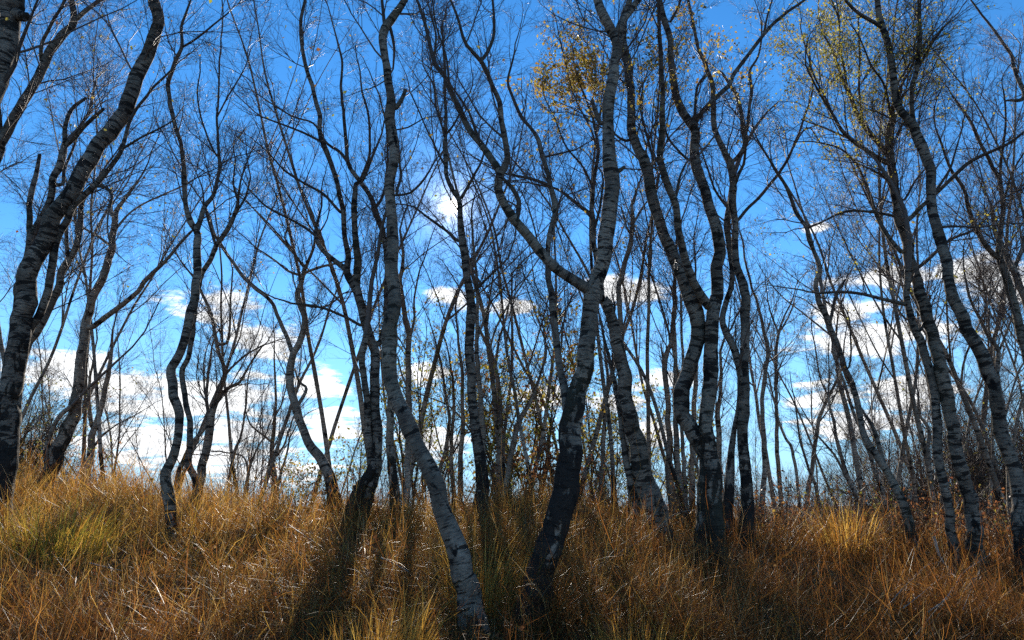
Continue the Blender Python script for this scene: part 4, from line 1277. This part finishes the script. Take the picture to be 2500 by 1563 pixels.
def far_scrub():
    """low bare scrub far beyond the ridge, read as one mass"""
    V, T = [], []
    n = 110
    dep = rng.uniform(30, 75, n)
    xs = rng.uniform(-0.85, 0.85, n) * dep
    hs_ = rng.uniform(3.2, 5.6, n) * (0.75 + dep / 150)
    gz = ground(xs, dep)
    k = 260
    i = np.repeat(np.arange(n), k)
    m = len(i)
    u = rng.random(m) ** 0.8
    a = rng.uniform(0, 6.28, m)
    w_ = hs_[i] * 0.42 * np.sqrt(rng.random(m)) * (1.15 - 0.75 * u)
    p = np.column_stack([xs[i] + w_ * np.cos(a), dep[i] + w_ * np.sin(a), gz[i] + hs_[i] * u * 0.8])
    d = unit(np.column_stack([np.cos(a) * 0.5, np.sin(a) * 0.5, np.ones(m)]) + rng.normal(0, 0.35, (m, 3)))
    L = hs_[i] * rng.uniform(0.15, 0.4, m)
    q = unit(np.cross(d, rng.normal(0, 1, (m, 3))))
    r = np.cross(d, q)
    rr = (0.014 * rng.uniform(0.6, 1.4, m))[:, None]
    V = np.stack([p + q * rr, p - 0.5 * q * rr + 0.87 * r * rr, p - 0.5 * q * rr - 0.87 * r * rr, p + d * L[:, None]], axis=1).reshape(-1, 3)
    j = np.arange(m)[:, None] * 4
    T = np.concatenate([j + np.array([[0, 1, 3]]), j + np.array([[1, 2, 3]]), j + np.array([[2, 0, 3]])], axis=0)
    me = mesh_from('far_scrub', V, None, T, (TWIG,), True, {'rad': ('FLOAT', np.full(len(V), 0.012))})
    o = part('far_scrub', me, None, 'stuff')
    o['label'] = 'low grey-brown scrub far beyond the ridge'
    o['category'] = 'scrub'


far_scrub()

# ------------------------------------------------------------------ grass
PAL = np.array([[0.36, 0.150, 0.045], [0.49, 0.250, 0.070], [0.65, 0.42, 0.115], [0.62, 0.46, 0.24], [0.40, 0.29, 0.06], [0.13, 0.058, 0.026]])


def value_noise(x, y, s, seed):
    r = np.random.default_rng(seed)
    g = r.random((64, 64))
    u, v = x / s + 31.7, y / s + 17.3
    i, j = np.floor(u).astype(int), np.floor(v).astype(int)
    fu, fv = u - i, v - j
    fu, fv = fu * fu * (3 - 2 * fu), fv * fv * (3 - 2 * fv)
    a = g[i % 64, j % 64] * (1 - fu) + g[(i + 1) % 64, j % 64] * fu
    b = g[i % 64, (j + 1) % 64] * (1 - fu) + g[(i + 1) % 64, (j + 1) % 64] * fu
    return a * (1 - fv) + b * fv


def blade_arrays(base, azim, L, lean, curl, wid, K=4):
    """curved tapering blades with K stations"""
    n = len(base)
    dh = np.stack([np.cos(azim), np.sin(azim), np.zeros(n)], axis=1)
    tw = azim + math.pi / 2 + rng.normal(0, 0.7, n)
    sd = np.stack([np.cos(tw), np.sin(tw), rng.normal(0, 0.25, n)], axis=1)
    p = base.copy()
    st = [p]
    th = lean.copy()
    for k in range(1, K):
        th = th + curl * (0.5 + 0.5 * k) / (K - 1)
        p = p + (L / (K - 1))[:, None] * (dh * np.sin(th)[:, None] + np.array([0, 0, 1.0]) * np.cos(th)[:, None])
        st.append(p)
    ws = [1.0, 0.85, 0.55] if K == 4 else [1.0, 0.7]
    vs = []
    for k in range(K - 1):
        off = sd * (wid * 0.5 * ws[k])[:, None]
        vs += [st[k] - off, st[k] + off]
    vs.append(st[-1])
    m = 2 * K - 1
    V = np.stack(vs, axis=1).reshape(-1, 3)
    i = np.arange(n)[:, None] * m
    Q = np.concatenate([i + np.array([[2 * k, 2 * k + 1, 2 * k + 3, 2 * k + 2]]) for k in range(K - 2)], axis=0)
    T = i + np.array([[m - 3, m - 2, m - 1]])
    return V, Q, T, m


def blades(base, azim, L, lean, curl, wid, color, name, mat=None, origin=None):
    V, Q, T, m = blade_arrays(base, azim, L, lean, curl, wid)
    if origin is not None:
        V = V - origin
    c = np.repeat(np.column_stack([color, np.ones(len(base))]), m, axis=0)
    return mesh_from(name, V, Q, T, (mat or GRASS,), True, {'gc': ('FLOAT_COLOR', c)})


TUFTS = [(215, 6.9, 0.45), (410, 7.3, 0.22), (945, 4.45, 0.30), (1520, 4.6, 0.26), (1890, 4.3, 0.14), (1180, 5.9, 0.25), (2420, 5.2, 0.30)]


def build_field():
    VV, QQ, TT, CC = [], [], [], []
    off = 0
    for (y0, y1, nt, nb, wd, K) in ((2.6, 4.8, 1800, 44, 0.0026, 4), (4.8, 7.4, 2500, 37, 0.0033, 4), (7.4, 10.0, 3000, 28, 0.0045, 3), (10.0, 13.0, 2500, 20, 0.0066, 3), (13.0, 24, 400, 16, 0.012, 3)):
        yy = np.sqrt(rng.uniform(y0 ** 2, y1 ** 2, nt))
        xx = rng.uniform(-0.84, 0.84, nt) * (yy + 0.7)
        tall = value_noise(xx, yy, 0.8, 5) * 0.65 + value_noise(xx, yy, 2.3, 6) * 0.55
        keep = rng.random(nt) < np.clip(-0.02 + 1.35 * tall, 0, 1)
        xx, yy, tall = xx[keep], yy[keep], tall[keep]
        nt = len(xx)
        hue = value_noise(xx, yy, 1.9, 8) + rng.normal(0, 0.15, nt)
        gold = value_noise(xx, yy, 0.8, 9) + rng.normal(0, 0.12, nt)
        sc = (0.40 + 0.95 * tall) * rng.uniform(0.65, 1.35, nt) * np.where((yy > 9.4) & (rng.random(nt) < 0.25), 1.35, 1.0)
        habit = rng.uniform(0.3, 1.7, nt)               # how much this tuft bends over
        blow = rng.uniform(0, 6.28, nt)
        idx = np.repeat(np.arange(nt), np.maximum(rng.poisson(nb, nt), 5))
        m = len(idx)
        a = rng.uniform(0, 6.28, m)
        r = 0.15 * np.sqrt(rng.random(m))
        bx, by = xx[idx] + r * np.cos(a), yy[idx] + r * np.sin(a)
        # upright blades, matted straw lying on the tuft, short undergrowth
        kind_ = rng.random(m)
        mat_ = kind_ < 0.34
        low_ = (kind_ >= 0.34) & (kind_ < 0.50)
        lift = np.where(mat_, rng.uniform(0.02, 0.30, m) * sc[idx], 0.0)
        base = np.column_stack([bx, by, ground(bx, by) - 0.03 + lift])
        L = rng.uniform(0.26, 0.60, m) * sc[idx] * rng.uniform(0.6, 1.2, m)
        L = np.where(low_, L * 0.45, L) * (1 - 0.45 * hollow(bx, by))
        for (tp, td, tr_) in TUFTS:                     # the grass is thin just below the big tufts
            tx = (tp - 1250) / F * td * 1.03
            L = np.where((np.abs(bx - tx * by / td) < tr_ * 1.3) & (by > td - 1.1) & (by < td + 0.3), L * 0.5, L)
        lean = np.abs(rng.normal(0.12, 0.2, m)) + r
        lean = np.where(mat_, rng.uniform(0.75, 1.75, m), lean)
        cu = np.abs(rng.normal(0.9, 0.6, m)) * habit[idx]
        cu = np.where(mat_, rng.normal(0.1, 0.6, m), cu)
        u = rng.random(m)
        azm = np.where(u < 0.45, a + rng.normal(0, 0.6, m), np.where(u < 0.8, blow[idx] + rng.normal(0, 0.6, m), rng.uniform(0, 6.28, m)))
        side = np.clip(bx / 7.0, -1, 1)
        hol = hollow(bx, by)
        front = np.clip((5.0 - by) / 1.3, 0, 1) * 1.3 + 2.2 * hol          # shade of the lower bank and its hollows painted into the grass colour
        Wt = np.column_stack([0.9 + 0.6 * side + 0.8 * hue[idx], np.full(m, 0.8), np.clip(1.6 * gold[idx] - 0.35 - 1.1 * side - 0.5 * front + 0.5 * np.clip((by - 7.5) / 2.0, 0, 1), 0.04, 4), 0.12 + 0.10 * gold[idx],  # more gold leftward and up the crest, sunlit brightness put into the colour
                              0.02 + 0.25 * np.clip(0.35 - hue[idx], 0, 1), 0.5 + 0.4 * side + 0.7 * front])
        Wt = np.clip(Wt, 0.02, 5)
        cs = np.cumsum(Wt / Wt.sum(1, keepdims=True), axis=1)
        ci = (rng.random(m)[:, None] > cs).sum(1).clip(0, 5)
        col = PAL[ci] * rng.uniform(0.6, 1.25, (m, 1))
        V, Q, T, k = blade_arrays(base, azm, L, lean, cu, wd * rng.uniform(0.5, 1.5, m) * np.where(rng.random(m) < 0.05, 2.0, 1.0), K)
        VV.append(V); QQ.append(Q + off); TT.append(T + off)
        # dried blades are red-brown at the sheath and bleach towards the tip
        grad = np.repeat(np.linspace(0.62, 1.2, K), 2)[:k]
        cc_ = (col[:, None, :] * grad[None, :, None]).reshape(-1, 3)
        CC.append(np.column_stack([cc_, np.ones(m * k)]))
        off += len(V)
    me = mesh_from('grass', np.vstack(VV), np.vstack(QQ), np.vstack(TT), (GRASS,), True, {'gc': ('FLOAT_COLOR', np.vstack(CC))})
    o = part('grass', me, None, 'stuff')
    o['label'] = 'tall dry rust and gold grass covering the bank and ridge'
    o['category'] = 'grass'


build_field()


def seed_stems():
    """long straight straw stems standing and slanting above the grass"""
    n = 1700
    yy = np.sqrt(rng.uniform(3.6 ** 2, 13 ** 2, n))
    xx = rng.uniform(-0.8, 0.8, n) * (yy + 0.4)
    base = np.column_stack([xx, yy, ground(xx, yy)])
    col = PAL[rng.choice([1, 2, 3, 3, 0], n)] * rng.uniform(0.8, 1.2, (n, 1))
    return blades(base, rng.uniform(0, 6.28, n), rng.uniform(0.35, 0.85, n), np.abs(rng.normal(0.3, 0.35, n)), np.abs(rng.normal(0.2, 0.3, n)), rng.uniform(0.002, 0.004, n), col, 'seed_stems')


s_ = part('grass_stalks', seed_stems(), None, 'stuff')
s_['label'] = 'long straw stalks standing above the dry grass'
s_['category'] = 'grass'


def litter():
    n = 7000
    yy = np.sqrt(rng.uniform(2.8 ** 2, 11 ** 2, n))
    xx = rng.uniform(-0.82, 0.82, n) * (yy + 0.4)
    p = np.column_stack([xx, yy, ground(xx, yy) + rng.uniform(0.01, 0.38, n) * rng.random(n)])
    o = part('fallen_leaves', leaf_mesh('fallen_leaves', p, 0.036, LEAF_RUST, None, 0.1), None, 'stuff')
    o['label'] = 'small dead birch leaves caught in the grass'
    o['category'] = 'leaves'


litter()


def tussock(label, px, depth, rad, n, length, cols, width, spread=0.35, curl=0.4):
    x = (px - 1250) / F * depth * 1.03
    o = np.array([x, depth, float(ground(x, depth))])
    a = rng.uniform(0, 6.28, n)
    r = rad * np.sqrt(rng.random(n))
    bx, by = x + r * np.cos(a), depth + 0.7 * r * np.sin(a)
    base = np.column_stack([bx, by, ground(bx, by) - 0.02])
    col = np.array(cols)[rng.integers(0, len(cols), n)] * rng.uniform(0.8, 1.2, (n, 1))
    e = thing('grass_tussock', tuple(o), label, 'grass tussock')
    me = blades(base, a + rng.normal(0, 0.8, n), length * rng.uniform(0.5, 1.15, n), np.abs(rng.normal(spread * 0.5, spread, n)), np.abs(rng.normal(curl, 0.3, n)), width * rng.uniform(0.6, 1.4, n), col, 'blade_tuft', origin=o)
    part('blade_tuft', me, e, 'stuff')
    return e


GREEN = [[0.42, 0.38, 0.07], [0.56, 0.44, 0.08], [0.30, 0.31, 0.06], [0.64, 0.44, 0.09]]
STRAW = [[0.72, 0.44, 0.10], [0.68, 0.38, 0.07], [0.66, 0.46, 0.13], [0.55, 0.25, 0.05]]
tussock('broad green and yellow grass tussock near the foot of the snake-like birch', 215, 6.9, 0.45, 520, 0.60, GREEN + STRAW[:2], 0.006)
tussock('golden grass tussock in front of the S-bend birch', 945, 4.45, 0.30, 620, 0.46, STRAW, 0.005, 0.25)
tussock('low gold tussock in the open grass beside the black-footed birch', 1520, 4.6, 0.26, 420, 0.44, STRAW, 0.005, 0.3)
tussock('arching straw tussock in the foreground below the crooked birch pair', 1890, 4.3, 0.12, 160, 0.66, STRAW, 0.006, 0.45, 0.9)
tussock('thin upright gold grass clump between the two open-grass birches', 1180, 5.9, 0.25, 260, 0.75, STRAW, 0.005, 0.15)
tussock('tall straw tussock at the foot of the thin V-shaped birch', 2010, 8.6, 0.22, 220, 0.75, STRAW, 0.007, 0.2)
tussock('short orange tussock beside the fallen pale branch', 2420, 5.2, 0.30, 320, 0.40, [[0.5, 0.24, 0.06], [0.56, 0.36, 0.1], [0.3, 0.12, 0.04]], 0.005)


# ------------------------------------------------------------------ fallen sticks
def fallen(label, pts, d0, d1, rad, sub=()):
    """pts in photo pixels from one end to the other, lying in the grass between depths d0 and d1"""
    def line(pp, a, b, r0, r1):
        n = len(pp)
        L = []
        for i, (x, y) in enumerate(pp):
            f = i / (n - 1)
            r = ray(x, y)
            ds = np.linspace(3.0, 7.2, 120)
            pz = CAM[2] + r[2] * ds / r[1]
            hit = pz <= ground(r[0] * ds / r[1], ds) + 0.24
            dep = ds[np.argmax(hit)] if hit.any() else 7.2
            L.append(np.append(CAM + r * (dep / r[1]), r0 + (r1 - r0) * f))
        return catmull(np.array(L), 0.05)
    ln = line(pts, d0, d1, rad, rad * 0.4)
    o = ln[0, :3].copy()
    e = thing('fallen_branch', tuple(o), label, 'branch')
    for k, (pp, a, b) in enumerate([(pts, d0, d1)] + list(sub)):
        l2 = line(pp, a, b, rad if k == 0 else rad * 0.55, rad * (0.4 if k == 0 else 0.25))
        l2[:, :3] -= o
        V, Q, T, at = bark_tube(l2, 6, 0.01, -5, 0.6, True, False)
        nm = 'branch_wood' if k == 0 else 'side_twig'
        part(nm, mesh_from(nm, V, Q, T, (STICK,), True, at), e)


fallen('pale bare fallen branch with side twigs lying in the grass under the banded birches', [(2265, 1495), (2310, 1460), (2350, 1400), (2385, 1375), (2415, 1355)], 4.6, 5.6, 0.0055,
       [([(2352, 1412), (2385, 1410), (2392, 1390)], 5.0, 5.1), ([(2300, 1470), (2260, 1520), (2235, 1550)], 4.6, 4.3), ([(2350, 1490), (2375, 1430), (2392, 1390)], 4.7, 5.1)])
fallen('dark fallen branch stub with a pale broken tip beside the pale fallen branch', [(2280, 1310), (2295, 1360), (2320, 1395), (2335, 1410)], 6.0, 5.4, 0.013)
fallen('long straight pale stick slanting up out of the grass under the long thin birch', [(2172, 1473), (2215, 1425), (2260, 1383), (2296, 1372)], 4.7, 5.4, 0.004)
fallen('second long straight stick lying parallel below the slanting pale stick', [(2205, 1485), (2250, 1450), (2300, 1410), (2330, 1400)], 4.7, 5.3, 0.004)
fallen('long thin stick slanting up towards the crooked birch pair', [(1425, 1400), (1500, 1355), (1580, 1310), (1650, 1255), (1715, 1243)], 5.2, 6.6, 0.005, [([(1650, 1316), (1668, 1325), (1690, 1330)], 6.0, 6.0)])
fallen('short pale stick lying in the flattened grass beside the S-bend birch', [(930, 1362), (965, 1378), (1000, 1397)], 5.4, 5.1, 0.007)
fallen('pale stick poking from the grass below the bowed-foot birch', [(705, 1282), (735, 1302), (765, 1322), (790, 1338)], 6.4, 6.1, 0.005)
fallen('thin pale stick lying flat in the dark grass below the green tussock', [(220, 1375), (260, 1385), (300, 1394)], 5.4, 5.3, 0.006)
